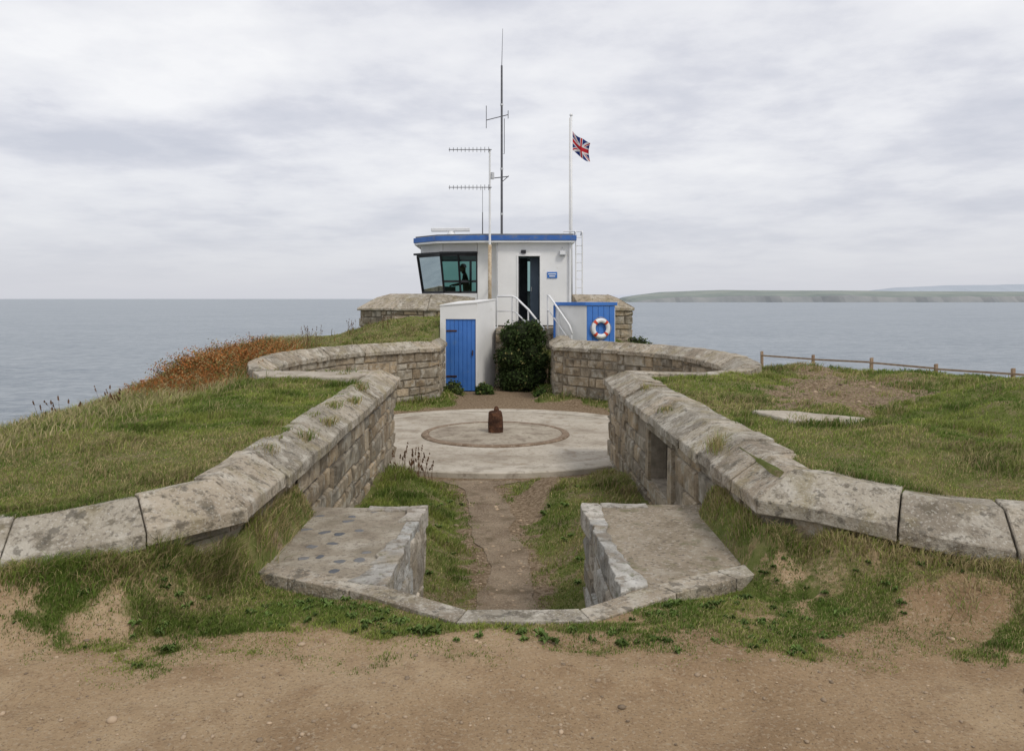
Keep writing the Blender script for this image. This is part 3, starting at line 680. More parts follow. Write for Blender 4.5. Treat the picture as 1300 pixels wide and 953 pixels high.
def person(base):
    r=root("person",base,"person in a dark jumper standing at the lookout window","person")
    J=[((0,0,.93),.13),((0,0,1.12),.125),((-.03,0,1.33),.15),((-.06,0,1.46),.065),((-.09,0,1.53),.075),((-.11,0,1.62),.095),((-.11,0,1.70),.075),
       ((-.03,-.19,1.40),.06),((-.12,-.24,1.15),.045),((-.36,-.20,1.10),.034),((-.44,-.19,1.09),.035),
       ((-.03,.19,1.40),.06),((-.12,.24,1.15),.045),((-.36,.20,1.10),.034),((-.44,.19,1.09),.035),
       ((0,-.10,.86),.095),((-.02,-.11,.50),.06),((.0,-.11,.10),.042),((-.14,-.12,.04),.04),
       ((0,.10,.86),.095),((-.02,.11,.50),.06),((.0,.11,.10),.042),((-.14,.12,.04),.04),
       ((-.205,0,1.61),.022)]
    E=[(0,1),(1,2),(2,3),(3,4),(4,5),(5,6),(2,7),(7,8),(8,9),(9,10),(2,11),(11,12),(12,13),(13,14),(0,15),(15,16),(16,17),(17,18),(0,19),(19,20),(20,21),(21,22),(5,23)]
    for (h,sg) in ((10,-1),(14,1)):
        hx,hy,hz=J[h][0]
        for k in range(4):
            yo=(k-1.5)*.02
            J.append(((hx-.04,hy+yo,hz),.010)); E.append((h,len(J)-1))
            J.append(((hx-.08+abs(k-1.3)*.008,hy+yo*1.2,hz-.015),.009)); E.append((len(J)-2,len(J)-1))
            J.append(((hx-.10+abs(k-1.3)*.01,hy+yo*1.2,hz-.035),.008)); E.append((len(J)-2,len(J)-1))
        J.append(((hx+.0,hy-sg*.045,hz-.005),.011)); E.append((h,len(J)-1))
        J.append(((hx-.035,hy-sg*.06,hz-.015),.009)); E.append((len(J)-2,len(J)-1))
    me=bpy.data.meshes.new("body"); me.from_pydata([Vector(j[0])+Vector(base) for j in J],E,[]); 
    o=bpy.data.objects.new("body",me); COL.objects.link(o)
    bpy.context.view_layer.objects.active=o
    o.modifiers.new("skin",'SKIN')
    for i,j in enumerate(J): me.skin_vertices[0].data[i].radius=(j[1],j[1])
    me.skin_vertices[0].data[0].use_root=True
    s=o.modifiers.new("sub",'SUBSURF'); s.levels=1; s.render_levels=2
    me.materials.append(M['cloth']); put(o,r)
    b=B(); b.lathe([(.03,1.70),(.085,1.70),(.102,1.66),(.105,1.70),(.085,1.755),(.04,1.785),(.0001,1.79)],0,0,16)
    b.v=[(x+base[0]-.095,y+base[1],z+base[2]) for x,y,z in b.v]; put(b.out("hair",M['hair'],smooth=True),r)
    b=B(); b.lathe([(.02,1.52),(.075,1.53),(.092,1.58),(.096,1.64),(.085,1.70),(.05,1.74),(.0001,1.75)],0,0,16)
    b.v=[(x*1.05+base[0]-.115,y*.85+base[1],z+base[2]) for x,y,z in b.v]; put(b.out("face",M['skin'],smooth=True),r)
person((-1.48,25.75,BZ+.14))

r=root("radar_scanner",(-1.95,25.6,RT+.2),"white radar bar scanner on a short pedestal","radar")
b=B(); b.lathe([(.16,RT+.19),(.14,RT+.32),(.09,RT+.41),(.0001,RT+.41)],-1.95,25.6,16); put(b.out("pedestal",M['whitemetal'],smooth=True),r)
b=B(); b.seg((-2.6,25.65,RT+.47),(-1.35,25.55,RT+.47),.13,.12); put(b.out("scanner_bar",M['whitemetal'],bevel=.02),r)
def yagi(b,x0,x1,y,z,n,hh_):
    b.tube([(x0,y,z),(x1,y,z)],.012,6)
    for k in range(n):
        x=x0+(x1-x0)*(k+.2)/n; L=hh_*(.7+.3*k/n); b.tube([(x,y,z-L/2),(x,y,z+L/2)],.008,5)
r=root("antenna_mast",(-.66,23.7,-.75),"slim white mast with two yagi antennas beside the doorway","antenna mast")
b=B(); b.tube([(-.66,23.7,-.8),(-.66,23.7,1.6)],.055,10); put(b.out("lower_pole",M['rustpole'],smooth=True),r,"rust-stained lower pole")
b=B(); b.tube([(-.66,23.7,1.6),(-.66,23.7,4.45)],[.035,.028],8); put(b.out("upper_pole",M['whitemetal']),r)
for z in (4.42,3.30):
    b=B(); yagi(b,-1.88,-.60,23.66,z,11,.17); put(b.out("yagi_antenna",M['antenna']),r)
b=B(); b.lathe([(.05,3.55),(.055,3.6),(.05,3.75),(.0001,3.76)],-.58,23.7,10); put(b.out("junction_box",M['galv']),r)
for z in (.4,1.2):
    b=B(); b.seg((-.66,23.7,z),(-.66,24.27,z),.03,.03); put(b.out("bracket",M['galv']),r)
r=root("radio_mast",(-.32,24.8,RT+.2),"tall dark radio mast with whip aerial and crossarms on the roof","radio mast")
b=B(); b.tube([(-.32,24.8,RT+.19),(-.32,24.8,7.25)],[.038,.03],8); put(b.out("pole",M['antenna']),r)
b=B(); b.tube([(-.32,24.8,7.2),(-.29,24.8,8.4)],[.012,.006],5); put(b.out("whip",M['antenna']),r)
b=B(); b.tube([(-.80,24.8,5.55),(-.12,24.8,5.72)],.014,6); b.tube([(-.80,24.8,5.30),(-.80,24.8,6.0)],.012,6); b.tube([(-.12,24.8,5.6),(-.12,24.8,5.85)],.012,6); put(b.out("crossarm",M['antenna']),r)
b=B(); b.tube([(-.55,24.8,3.75),(-.10,24.8,3.8)],.016,6); b.tube([(-.34,24.8,3.60),(-.1,24.8,3.82)],.012,6); put(b.out("crossarm",M['antenna']),r)
b=B(); b.tube([(-.32,24.8,4.5),(-.24,24.8,4.5),(-.24,24.8,5.6)],.012,6); put(b.out("dipole",M['antenna']),r)
for z in (6.0,4.0,2.6):
    b=B(); b.lathe([(.048,z),(.048,z+.06)],-.32,24.8,8); put(b.out("clamp",M['galv']),r)
r=root("whip_aerial",(-.92,24.9,RT+.2),"thin short whip aerial on the roof edge","aerial")
b=B(); b.tube([(-.92,24.9,RT+.19),(-.92,24.9,2.7)],[.02,.015],6); b.tube([(-.92,24.9,2.7),(-.92,24.9,3.5)],.007,5); put(b.out("rod",M['antenna']),r)
r=root("flagpole",(1.90,25.6,-.9),"white flagpole behind the lookout","flagpole")
b=B(); b.tube([(1.90,25.6,-1.0),(1.90,25.6,5.85)],[.06,.035],10); put(b.out("pole",M['whitemetal'],smooth=True),r)
b=B(); b.lathe([(.0001,5.84),(.05,5.87),(.055,5.9),(.03,5.94),(.0001,5.95)],1.90,25.6,10); put(b.out("finial",M['whitemetal'],smooth=True),r)
b=B(); b.tube([(1.83,25.55,0.2),(1.845,25.56,5.8)],.006,5); put(b.out("halyard",M['rope']),r)
def uj(u,v):
    x=u*60;y=v*30
    R=(.50,.025,.035);W=(.70,.70,.70);Bl=(.018,.035,.17)
    if abs(x-30)<3 or abs(y-15)<3: return R
    if abs(x-30)<5 or abs(y-15)<5: return W
    c=Bl
    d1=(x-2*y)/math.sqrt(5); d2=(x-60+2*y)/math.sqrt(5)
    if abs(d1)<3 or abs(d2)<3: c=W
    if x<30 and y<15 and -2<d1<0 : c=R
    if x>30 and y>15 and 0<d1<2: c=R
    if x<30 and y>15 and 0>d2>-2: c=R
    if x>30 and y<15 and 0<d2<2: c=R
    return c
nu,nv=96,56; fv=[];ff=[];fc=[]
for j in range(nv+1):
    for i in range(nu+1):
        u=i/nu;v=j/nv
        x=1.95+.58*u-.05*math.sin(v*3)*u; z=4.76+.62*v-.36*u-.06*math.sin(u*3.2)+.03*math.sin(7*u+3*v); y=25.6+.10*math.sin(u*8+v*1.5)*(.2+u)+.06*u
        fv.append((x,y,z)); fc.append(uj(u,v))
for j in range(nv):
    for i in range(nu): a=j*(nu+1)+i; ff.append((a,a+1,a+nu+2,a+nu+1))
o=obj_from("flag",fv,ff,M['flag'],fc,smooth=True); lab(o,"union flag flying limply from a white pole","flag")
r=root("roof_ladder",(2.05,24.6,-1),"white steel ladder with guard hoops beside the lookout","ladder")
for x in (1.98,2.18):
    b=B(); b.tube([(x,24.7,-1.0),(x,24.7,2.05),(x,24.95,2.12),(x,25.2,2.0)],.024,6); put(b.out("rail",M['whitemetal']),r)
for k in range(11):
    b=B(); b.tube([(1.98,24.7,-.7+k*.26),(2.18,24.7,-.7+k*.26)],.014,6); put(b.out("rung",M['whitemetal']),r)
b=B(); b.tube([(1.6,24.9,RT+.2),(1.6,24.9,2.1),(2.18,24.9,2.1)],.018,6); put(b.out("guard_rail",M['whitemetal']),r)

# shed with blue door
r=root("door_house",(-1.2,21.6,FLOOR),"small white lean-to with a blue plank door","shed")
P0=(-1.90,21.05);P1=(-.92,20.95);P2=(-.46,22.25);P3=(-1.45,22.45)
def onf(t,o=0): 
    d=Vector((P1[0]-P0[0],P1[1]-P0[1])); n=Vector((d.y,-d.x)).normalized(); return (P0[0]+d.x*t+n.x*o,P0[1]+d.y*t+n.y*o)
b=B()
b.prism([P0,onf(.15),onf(.15,-.12),onf(0.0,-.12)],FLOOR-.1,[-.20,-.185,-.185,-.20])
b.prism([onf(.15),onf(.965),onf(.965,-.12),onf(.15,-.12)],-.54,[-.185,-.12,-.12,-.185])
b.prism([onf(.965),P1,P2,(P2[0]-.14,P2[1]+.03),onf(.965,-.12)],FLOOR-.1,[-.12,-.12,-.04,-.04,-.12])
b.prism([onf(0,-.12),onf(.12,-.12),(P3[0]+.1,P3[1]),P3],FLOOR-.1,[-.20,-.20,-.1,-.1])
put(b.out("wall",M['white']),r)
b=B(); b.prism([onf(-.01,.02),onf(1.01,.02),(P2[0]+.02,P2[1]),P3],-.3,[-.175,-.095,-.015,-.08]); 
vs=b.v; n=4; zt_=[vs[n+i][2] for i in range(n)]
b.v=[(vs[i][0],vs[i][1],zt_[i]-.02) for i in range(n)]+[(vs[n+i][0],vs[n+i][1],zt_[i]+.012) for i in range(n)]
put(b.out("roof",M['white']),r)
b=B()
npl=7
for k in range(npl):
    t0=.155+(.805)*k/npl; t1=.155+.805*(k+1)/npl-.012
    b.prism([onf(t0,-.03),onf(t1,-.03),onf(t1,-.07),onf(t0,-.07)],FLOOR+.02,-.545)
b.prism([onf(.155,-.045),onf(.96,-.045),onf(.96,-.08),onf(.155,-.08)],FLOOR+.02,-.55)
d=put(b.out("door",M['blue'],bevel=.004),r)
b=B(); a=onf(.88,.0); b.seg((a[0],a[1],-1.5),(a[0],a[1],-1.36),.025,.03); h=b.out("handle",M['rust']); h.parent=d
for z in (-.85,-2.05): 
    b=B(); a=onf(.17,-.02); c=onf(.45,-.02); b.seg((*a,z),(*c,z),.012,.04); h=b.out("hinge",M['rust']); h.parent=d

# locker with lifebuoy
r=root("equipment_locker",(2.0,22,-1.15),"white and blue equipment locker with blue lid edge","locker")
A=(1.20,22.05);Bp=(1.98,21.35);Cp=(2.80,21.62);D=(2.25,22.7)
b=B(); b.prism([A,Bp,Cp,D],-1.6,-.19); put(b.out("carcass",M['white']),r)
b=B(); b.prism([(A[0]-.05,A[1]-.02),(Bp[0]-.02,Bp[1]-.06),(Cp[0]+.06,Cp[1]-.04),(D[0],D[1]+.05)],-.188,-.10); put(b.out("lid",M['blue'],bevel=.008),r)
b=B(); b.box(A[0]-.055,A[0]+.0,A[1]-.03,A[1]+.03,-1.6,-.19); put(b.out("corner_post",M['blue']),r)
dv=Vector((Cp[0]-Bp[0],Cp[1]-Bp[1])); nn=Vector((dv.y,-dv.x)).normalized()
def onb(t,o): return (Bp[0]+dv.x*t+nn.x*o,Bp[1]+dv.y*t+nn.y*o)
b=B(); 
for k in range(5): b.prism([onb(.03+.19*k,.004),onb(.03+.19*(k+1)-.012,.004),onb(.03+.19*(k+1)-.012,.03),onb(.03+.19*k,.03)],-1.25,-.20)
put(b.out("door",M['blue'],bevel=.004),r)
r=root("lifebuoy",(2.35,21.4,-.8),"white lifebuoy with red bands hanging on the blue locker","lifebuoy")
cc_=onb(.46,.09); ctr=Vector((cc_[0],cc_[1],-.80)); ux=Vector((dv.x,dv.y,0)).normalized(); uz=Vector((0,0,1)); un=Vector((nn.x,nn.y,0))
def torus(a0,a1,R,rr,n=24,m=10):
    b=B(); vs=[];fs=[]
    for i in range(n+1):
        t=a0+(a1-a0)*i/n
        for k in range(m):
            p=2*math.pi*k/m; q=R+rr*math.cos(p); vs.append(ctr+ux*math.cos(t)*q+uz*math.sin(t)*q+un*rr*.8*math.sin(p))
    for i in range(n):
        for k in range(m): fs.append((i*m+k,i*m+(k+1)%m,(i+1)*m+(k+1)%m,(i+1)*m+k))
    b.add(vs,fs); return b
put(torus(0,2*math.pi,.215,.062,64).out("ring",M['whitemetal'],smooth=True),r)
for k in range(4):
    t=math.pi/4+k*math.pi/2; put(torus(t-.16,t+.16,.215,.066,8).out("band",M['red'],smooth=True),r)
b=B(); b.tube([ctr+ux*math.cos(t)*(.29+.012*math.cos(4*t))+uz*math.sin(t)*(.29+.012*math.cos(4*t)) for t in np.linspace(0,2*math.pi,40)],.008,5); put(b.out("rope",M['rope']),r)

# steps and handrails
st=B()
for k in range(10):
    st.box(.12,.95,21.75+k*.23,24.0,FLOOR-.1+(0 if k==0 else k*.165),FLOOR-.1+(k+1)*.165+.1-(.1 if k<9 else .098))
o=st.out("steps",M['step'],bevel=.01); lab(o,"concrete steps up to the lookout doorway","steps")
def retain(pts,side,xz):
    r=root("retaining_wall",(pts[0][0],pts[0][1],FLOOR),"stone retaining wall beside the steps","retaining wall")
    p=Path(pts,side)
    put(masonry(p,0,p.L,FLOOR,-.84,off=.0,rise=False).out("masonry",M['stone'],cols=True),r)
    b=B(); b.box(*xz,FLOOR-.1,-.83); put(b.out("core",M['mortar']),r)
retain([(-.46,21.87),(.09,21.87)],1,(-.45,.10,21.9,23.99))
retain([(.99,22.47),(1.88,22.47)],1,(.97,1.9,22.5,23.99))
def handrail(pts,posts,label):
    r=root("handrail",(pts[0][0],pts[0][1],-1),label,"handrail")
    b=B(); b.tube(pts,.028,8); put(b.out("rail",M['whitemetal'],smooth=True),r)
    b=B(); b.tube([(p[0],p[1],p[2]-.42) for p in pts],.02,6); put(b.out("rail",M['whitemetal'],smooth=True),r)
    for (px,py,z0,z1) in posts:
        b=B(); b.tube([(px,py,z0),(px,py,z1)],.024,6); put(b.out("post",M['whitemetal']),r)
handrail([(-.42,22.6,.06),(.0,22.6,.07),(.12,22.5,.02),(.45,22.0,-.30),(.85,21.75,-.80)],[(-.42,22.6,-.85,.06),(0.0,22.6,-.85,.07),(.45,22.0,-1.6,-.30)],"white handrail above the bush")
handrail([(1.0,22.35,.09),(1.04,22.2,.07),(1.25,21.9,-.25),(1.55,21.5,-.72),(1.62,21.4,-.95)],[(1.0,22.35,-.85,.09),(1.28,21.85,-1.2,-.29),(1.6,21.42,-1.4,-.9)],"white handrail sloping down beside the locker")

def parapet(pts,side,prof,z0,z1,label):
    p=Path(pts,side); r=root("stone_parapet",(pts[1][0],pts[1][1],z0),label,"parapet")
    put(masonry(p,0,p.L,z0,z1,rise=False).out("masonry",M['stone'],cols=True),r)
    put(body(p,0,p.L,z0,z1-.005,.1,.7,rise=False).out("core",M['mortar']),r)
    cb=sweep(p,prof,rcuts(p,0,p.L,.9,1.5,list(p.S[1:-1])),gap=.005,jz=.01,rise=False,colr=lambda i:rc(),rough=.006,step=.4); put(cb.out("coping",M['coping'],bevel=.010,cols=True),r)
parapet([(-4.55,27.5),(-4.85,24.9),(-3.55,23.75),(-2.5,23.55),(-1.05,23.75)],1,[(0,-.36),(0,-.30),(.55,.03),(.95,.15),(.95,-.36)],-1.3,-.355,"stone parapet with sloping concrete top beside the lookout")
parapet([(2.02,23.75),(3.72,24.15),(4.0,28)],1,[(0,-.36),(0,-.28),(.5,.02),(.8,.13),(.8,-.36)],-1.8,-.355,"stone parapet with sloping coping and scrub at its foot")

# ------------------------------------------------------------ fence
r=root("fence",(9.3,20.6,-2.3),"weathered post and rail clifftop fence","fence")
F0=Vector((7.35,23.4));FD=Vector((3.85,-5.6))/4
tops=[]
for k in range(7):
    p=F0+FD*k; zt=-1.54+random.uniform(-.03,.03); zg=float(hh(np.array(p.x),np.array(p.y)))
    tops.append((p.x,p.y,zt))
    b=B(); w_=.036; lx=random.uniform(-.03,.03)
    b.add([(p.x-w_,p.y-w_,zg-.3),(p.x+w_,p.y-w_,zg-.3),(p.x+w_,p.y+w_,zg-.3),(p.x-w_,p.y+w_,zg-.3),(p.x-w_+lx,p.y-w_,zt),(p.x+w_+lx,p.y-w_,zt),(p.x+w_+lx,p.y+w_,zt-.02),(p.x-w_+lx,p.y+w_,zt-.02)],
      [(0,3,2,1),(4,5,6,7),(0,1,5,4),(1,2,6,5),(2,3,7,6),(3,0,4,7)])
    put(b.out("post",M['wood'],bevel=.006),r)
for k in range(6):
    for dz in (.13,.55):
        a=Vector(tops[k]);c=Vector(tops[k+1]); b=B()
        n=Vector((-.82,-.56,0))*.05
        b.seg(a-Vector((0,0,dz))+n,c-Vector((0,0,dz+random.uniform(-.02,.02)))+n,.025,.045); put(b.out("rail",M['wood']),r)

# ------------------------------------------------------------ grass
def blades(name,x,y,z,h,wd,col,lean=.5,mat=None,tipc=1.25):
    n=len(x); a=RNG.uniform(0,2*np.pi,n); la=RNG.uniform(0,2*np.pi,n); ll=h*lean*RNG.uniform(.15,1.3,n)
    dx=np.cos(a)*wd/2; dy=np.sin(a)*wd/2; lx=np.cos(la)*ll+h*.25; ly=np.sin(la)*ll
    V=np.zeros((n,5,3))
    V[:,0]=np.stack([x-dx,y-dy,z-.01],1); V[:,1]=np.stack([x+dx,y+dy,z-.01],1)
    V[:,2]=np.stack([x-dx*.75+lx*.35,y-dy*.75+ly*.35,z+h*.55],1); V[:,3]=np.stack([x+dx*.75+lx*.35,y+dy*.75+ly*.35,z+h*.55],1)
    V[:,4]=np.stack([x+lx,y+ly,z+h*(1-.25*lean)],1)
    base=np.arange(n)[:,None]*5
    T=np.concatenate([base+np.array([[0,1,3]]),base+np.array([[0,3,2]]),base+np.array([[2,3,4]])])
    C=np.repeat(col[:,None,:],5,axis=1); C[:,4]*=tipc; C[:,:2]*=.85
    return tris_obj(name,V.reshape(-1,3),T,np.clip(C.reshape(-1,3),0,1),mat or M['grass'])
def gcol(x,y,n):
    k=fbm(x*.7,y*.7,71); s=fbm(x*2.6,y*2.6,81); r_=RNG.uniform(0,1,n)
    g1=np.array([.125,.19,.035]); g2=np.array([.28,.325,.075]); st_=np.array([.46,.38,.19])
    t=np.clip(.5+(s-.5)*3.2+(r_-.5)*.6,0,1)[:,None]
    c=g1*(1-t)+g2*t
    p=np.clip((k-.42)*1.8+(s-.5)*.8,0,.55)+.08
    m=(RNG.uniform(0,1,n)<p)[:,None]
    c=np.where(m,st_*RNG.uniform(.55,1.1,n)[:,None],c)
    return c*RNG.uniform(.75,1.2,n)[:,None]
Ncand=900000
yy=np.exp(RNG.uniform(math.log(3.3),math.log(24),Ncand)); xx=RNG.uniform(-1,1,Ncand)*(yy*.72+.4)
ex_y=RNG.uniform(3.3,4.8,150000); yy=np.concatenate([yy,ex_y]); xx=np.concatenate([xx,RNG.uniform(-1,1,150000)*(ex_y*.70+.3)])
keep=(xx>-4.9-.13*np.maximum(0,yy-8)-1.2)
xx=xx[keep];yy=yy[keep]
g=gmask(xx,yy); keep=RNG.uniform(0,1,len(xx))<g*.98
xx=xx[keep];yy=yy[keep];g=g[keep]
dl=dline(xx,yy,PL);dr=dline(xx,yy,PR)
pit=in_pit(xx,yy,0); ax_=np.abs(xx); flx=np.interp(xx,FLx,FLy)
front=yy<flx+.02
btw=(xx>-1.8)&(xx<1.68)&(yy<6.2)&(yy>4.3)
wl=(~pit)&(~(front&(ax_>1.6)))&(~btw)&((dl<.27+.20*(fbm(xx*2,yy*2,91)-.5)+RNG.uniform(-.05,.03,len(xx)))|(dr<.47+.16*(fbm(xx*2,yy*2,92)-.5)))
wl|=(~btw)&((dl<.03)|(dr<.03))
kpl=[(a,b_+.075) for a,b_ in kp]
bad=wl|(dline(xx,yy,kpl)<.085+.03*RNG.uniform(-1,1,len(xx)))
sj=.10*(fbm(xx*5,yy*5,301)-.5)
bad|=inpoly(xx+sj,yy+sj,[(-1.44,6.2),(-1.50,4.80),(-.9,4.4),(-.28,4.0),(.4,4.0),(.9,4.4),(1.38,4.72),(1.36,6.28),(.52,6.28),(.55,4.6),(-.66,4.6),(-.62,6.2)])
bad|=np.hypot(xx-CX,yy-CY)<3.16
bad|=inpoly(xx,yy,[(-1.9,21.1),(-.9,20.9),(-.4,22.7),(1,21.6),(1.0,22.5),(1.2,22.1),(1.98,21.35),(2.8,21.6),(2.9,23.6),(-5,24),(-1.5,22.5)])
bad|=inpoly(xx,yy,[(2.32,7.65),(2.52,7.07),(3.04,6.97),(3.15,7.2),(2.73,7.55)])
bad|=inpoly(xx,yy,[(-3.4,11.1),(-2.3,10.85),(-2.05,11.45),(-3.7,11.7)])
xx=xx[~bad];yy=yy[~bad];g=g[~bad]; n=len(xx)
zz=hh(xx,yy)+micro(xx,yy); pit=in_pit(xx,yy,0); fl=np.interp(xx,FLx,FLy)
h=RNG.uniform(.009,.026,n)*(.6+1.2*fbm(xx*1.7,yy*1.7,101))*(.40+.60*g)
h*=np.where(yy>6,1.3,.95)*np.clip(yy/7,1,2.0)**.5
tall=np.exp(-((fl-.06-yy)/.10)**2)*(np.abs(xx)>1.6)*(yy<fl+.02)
h=h*(1+2.6*tall*(fbm(xx*3,yy*3,111)>.46))
tuft=sst((fbm(xx*2.3,yy*2.3,131)-.60)/.06)
h=h*np.where(yy>4.5,1+1.4*tuft,1+.6*tuft)
h=np.where(pit,h*.95,h)
dwp=np.minimum(dline(xx,yy,PL[4:]),dline(xx,yy,PR[4:])); h=np.where(pit&(dwp<.35),h*1.8,h)
wd=RNG.uniform(.0026,.005,n)*np.clip(yy/4.5,1,4.2)
gc=gcol(xx,yy,n)
gc=gc*(1-.2*tuft)[:,None]
go=blades("grass",xx,yy,zz,h,wd,gc,.8); struct(go,"stuff","short clifftop grass with straw-coloured tufts","grass")
print("blades",n)
tx=[];ty=[];th=[]
tufts=[]
for k in range(60):
    x=random.uniform(-3.0,-1.60); tufts.append((x,float(np.interp(x,FLx,FLy))-.03-abs(random.gauss(0,.09)),random.uniform(.04,.11)))
for k in range(60):
    x=random.uniform(1.5,3.2); tufts.append((x,float(np.interp(x,FLx,FLy))-.03-abs(random.gauss(0,.09)),random.uniform(.035,.10)))
for k in range(22):
    tufts.append((-1.57+random.uniform(-.08,.07),random.uniform(4.5,5.95),random.uniform(.04,.11)))
    tufts.append((1.50+random.uniform(-.06,.08),random.uniform(4.7,5.95),random.uniform(.04,.09)))
tufts+=[(-1.52,5.25,.15),(-1.54,5.05,.18),(-1.54,4.9,.17),(1.46,5.2,.11),(1.46,5.0,.13),(-1.0,6.14,.06),(1.2,6.2,.06)]
for (x,y,hgt) in tufts:
    m=70; a=RNG.normal(0,.045,m); b_=RNG.normal(0,.045,m)
    tx+=list(x+a);ty+=list(y+b_);th+=list(RNG.uniform(.4,1.15,m)*hgt)
on=[(1.62,6.3,.15,-1.17),(1.60,6.15,.13,-1.18),(-1.72,6.6,.11,-1.16),(-1.70,7.4,.10,-1.16),(-1.76,8.8,.1,-1.15),(1.6,8.2,.09,-1.16),(1.66,9.8,.1,-1.12),(-1.85,9.7,.12,-1.1),(-1.82,8.1,.09,-1.1),(-1.80,5.8,.1,-1.12)]
tx=np.array(tx);ty=np.array(ty);th=np.array(th);tz=hh(tx,ty); tz=np.where(tz>-1.25,-1.38,tz)
for (x,y,hgt,z0) in on:
    m=130; a=RNG.normal(0,.045,m); b_=RNG.normal(0,.08,m)
    tx=np.append(tx,x+a);ty=np.append(ty,y+b_);th=np.append(th,RNG.uniform(.4,1.1,m)*hgt);tz=np.append(tz,np.full(m,z0))
for k in range(230):
    if random.random()<.4: x=random.uniform(-5.2,-2.2); y=random.uniform(5,20)
    else: x=random.uniform(2.4,9); y=random.uniform(5,16)
    if in_pit(np.array(x),np.array(y),.3) or abs(x)>y*.75: continue
    if float(np.minimum(dline(np.array(x),np.array(y),PL),dline(np.array(x),np.array(y),PR)))<.5: continue
    m=70; s_=random.uniform(.05,.11); a=RNG.normal(0,s_,m); b_=RNG.normal(0,s_,m)
    tx=np.append(tx,x+a);ty=np.append(ty,y+b_);th=np.append(th,RNG.uniform(.4,1.1,m)*random.uniform(.05,.13));tz=np.append(tz,hh(x+a,y+b_))
n=len(tx)
c=gcol(tx,ty,n); c=np.where((RNG.uniform(0,1,n)<.45)[:,None],np.array([.42,.34,.17])*RNG.uniform(.6,1.1,n)[:,None],c)
o=blades("grass_tufts",tx,ty,tz,th,RNG.uniform(.003,.006,n)*np.clip(ty/6,1,2.5),c,.9); struct(o,"stuff","long dry grass tufts growing around the coping stones","grass")

def leaves(name,P,Nrm,size,cols,mat,aspect=.6):
    n=len(P); up=RNG.normal(0,1,(n,3)); 
    Nn=Nrm+RNG.normal(0,.55,(n,3)); Nn/=np.linalg.norm(Nn,axis=1)[:,None]
    A=np.cross(Nn,up); A/=np.linalg.norm(A,axis=1)[:,None]; Bv=np.cross(Nn,A)
    s=size[:,None]
    V=np.stack([P-A*s,P-Bv*s*aspect+Nn*s*.1,P+A*s,P+Bv*s*aspect+Nn*s*.1],1)
    base=np.arange(n)[:,None]*4
    T=np.concatenate([base+np.array([[0,1,2]]),base+np.array([[0,2,3]])])
    C=np.repeat(cols[:,None,:],4,axis=1)
    return tris_obj(name,V.reshape(-1,3),T,C.reshape(-1,3),mat)
M['core']=G("bush_shade",(.008,.012,.004),(.02,.028,.01),8,1,0)  # near-black green painting the shade deep in the bush
def bush(name,lo,hi,nb,nl,label,cat,base,size=.045,taper=0):
    P=[];N=[];
    r=root(name,((lo[0]+hi[0])/2,(lo[1]+hi[1])/2,lo[2]),label,cat)
    core=B()
    for k in range(nb):
        rad=random.uniform(.15,.32)*min(1,(hi[0]-lo[0])/.9+.3)
        cz=random.uniform(lo[2]+rad*.6,hi[2]-rad); tt=(cz-lo[2])/(hi[2]-lo[2])
        sh=taper*tt*tt
        x0=lo[0]+sh+rad;x1=hi[0]-sh-rad
        c=np.array([random.uniform(x0,x1) if x1>x0 else (lo[0]+hi[0])/2,random.uniform(lo[1]+rad,max(hi[1]-rad,lo[1]+rad)),cz])
        m=nl//nb; d=RNG.normal(0,1,(m,3)); d/=np.linalg.norm(d,axis=1)[:,None]
        P.append(c+d*rad*RNG.uniform(.7,1.28,(m,1))); N.append(d)
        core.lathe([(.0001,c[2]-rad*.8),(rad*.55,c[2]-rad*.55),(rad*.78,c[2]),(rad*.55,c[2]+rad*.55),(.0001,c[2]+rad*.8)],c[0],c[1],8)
    P=np.concatenate(P);N=np.concatenate(N);n=len(P)
    cl=np.array(base)*RNG.uniform(.5,1.5,(n,1)); cl=np.where(RNG.uniform(0,1,(n,1))<.03,np.array([.22,.20,.08]),cl)
    put(leaves("foliage",P,N,RNG.uniform(.6,1.2,n)*size,cl,M['leaf']),r)
    put(core.out("shade_core",M['core']),r)  # dark blobs standing in for shade behind the leaves
bush("bush",(-.54,20.75,FLOOR),(1.02,21.8,-.58),60,21000,"dense dark green evergreen bush filling the end of the pit","bush",(.04,.062,.02),.04,.22)
bush("bush",(-.95,20.2,FLOOR-.05),(-.45,20.7,-2.2),6,900,"low green bush at the foot of the white wall","bush",(.06,.10,.025),.04)
bush("bush",(-1.75,19.7,FLOOR-.05),(-1.2,20.5,-2.1),7,900,"low weedy bush at the foot of the blue door","bush",(.08,.11,.03),.04)
bush("bush",(.55,19.3,FLOOR-.05),(.98,20.3,-2.15),6,900,"low weedy bush below the stone wall","bush",(.06,.10,.025),.04)
bush("bush",(3.3,22.7,-1.6),(4.1,23.4,-1.12),7,1100,"scrubby green bush at the foot of the parapet","bush",(.07,.09,.03),.04)

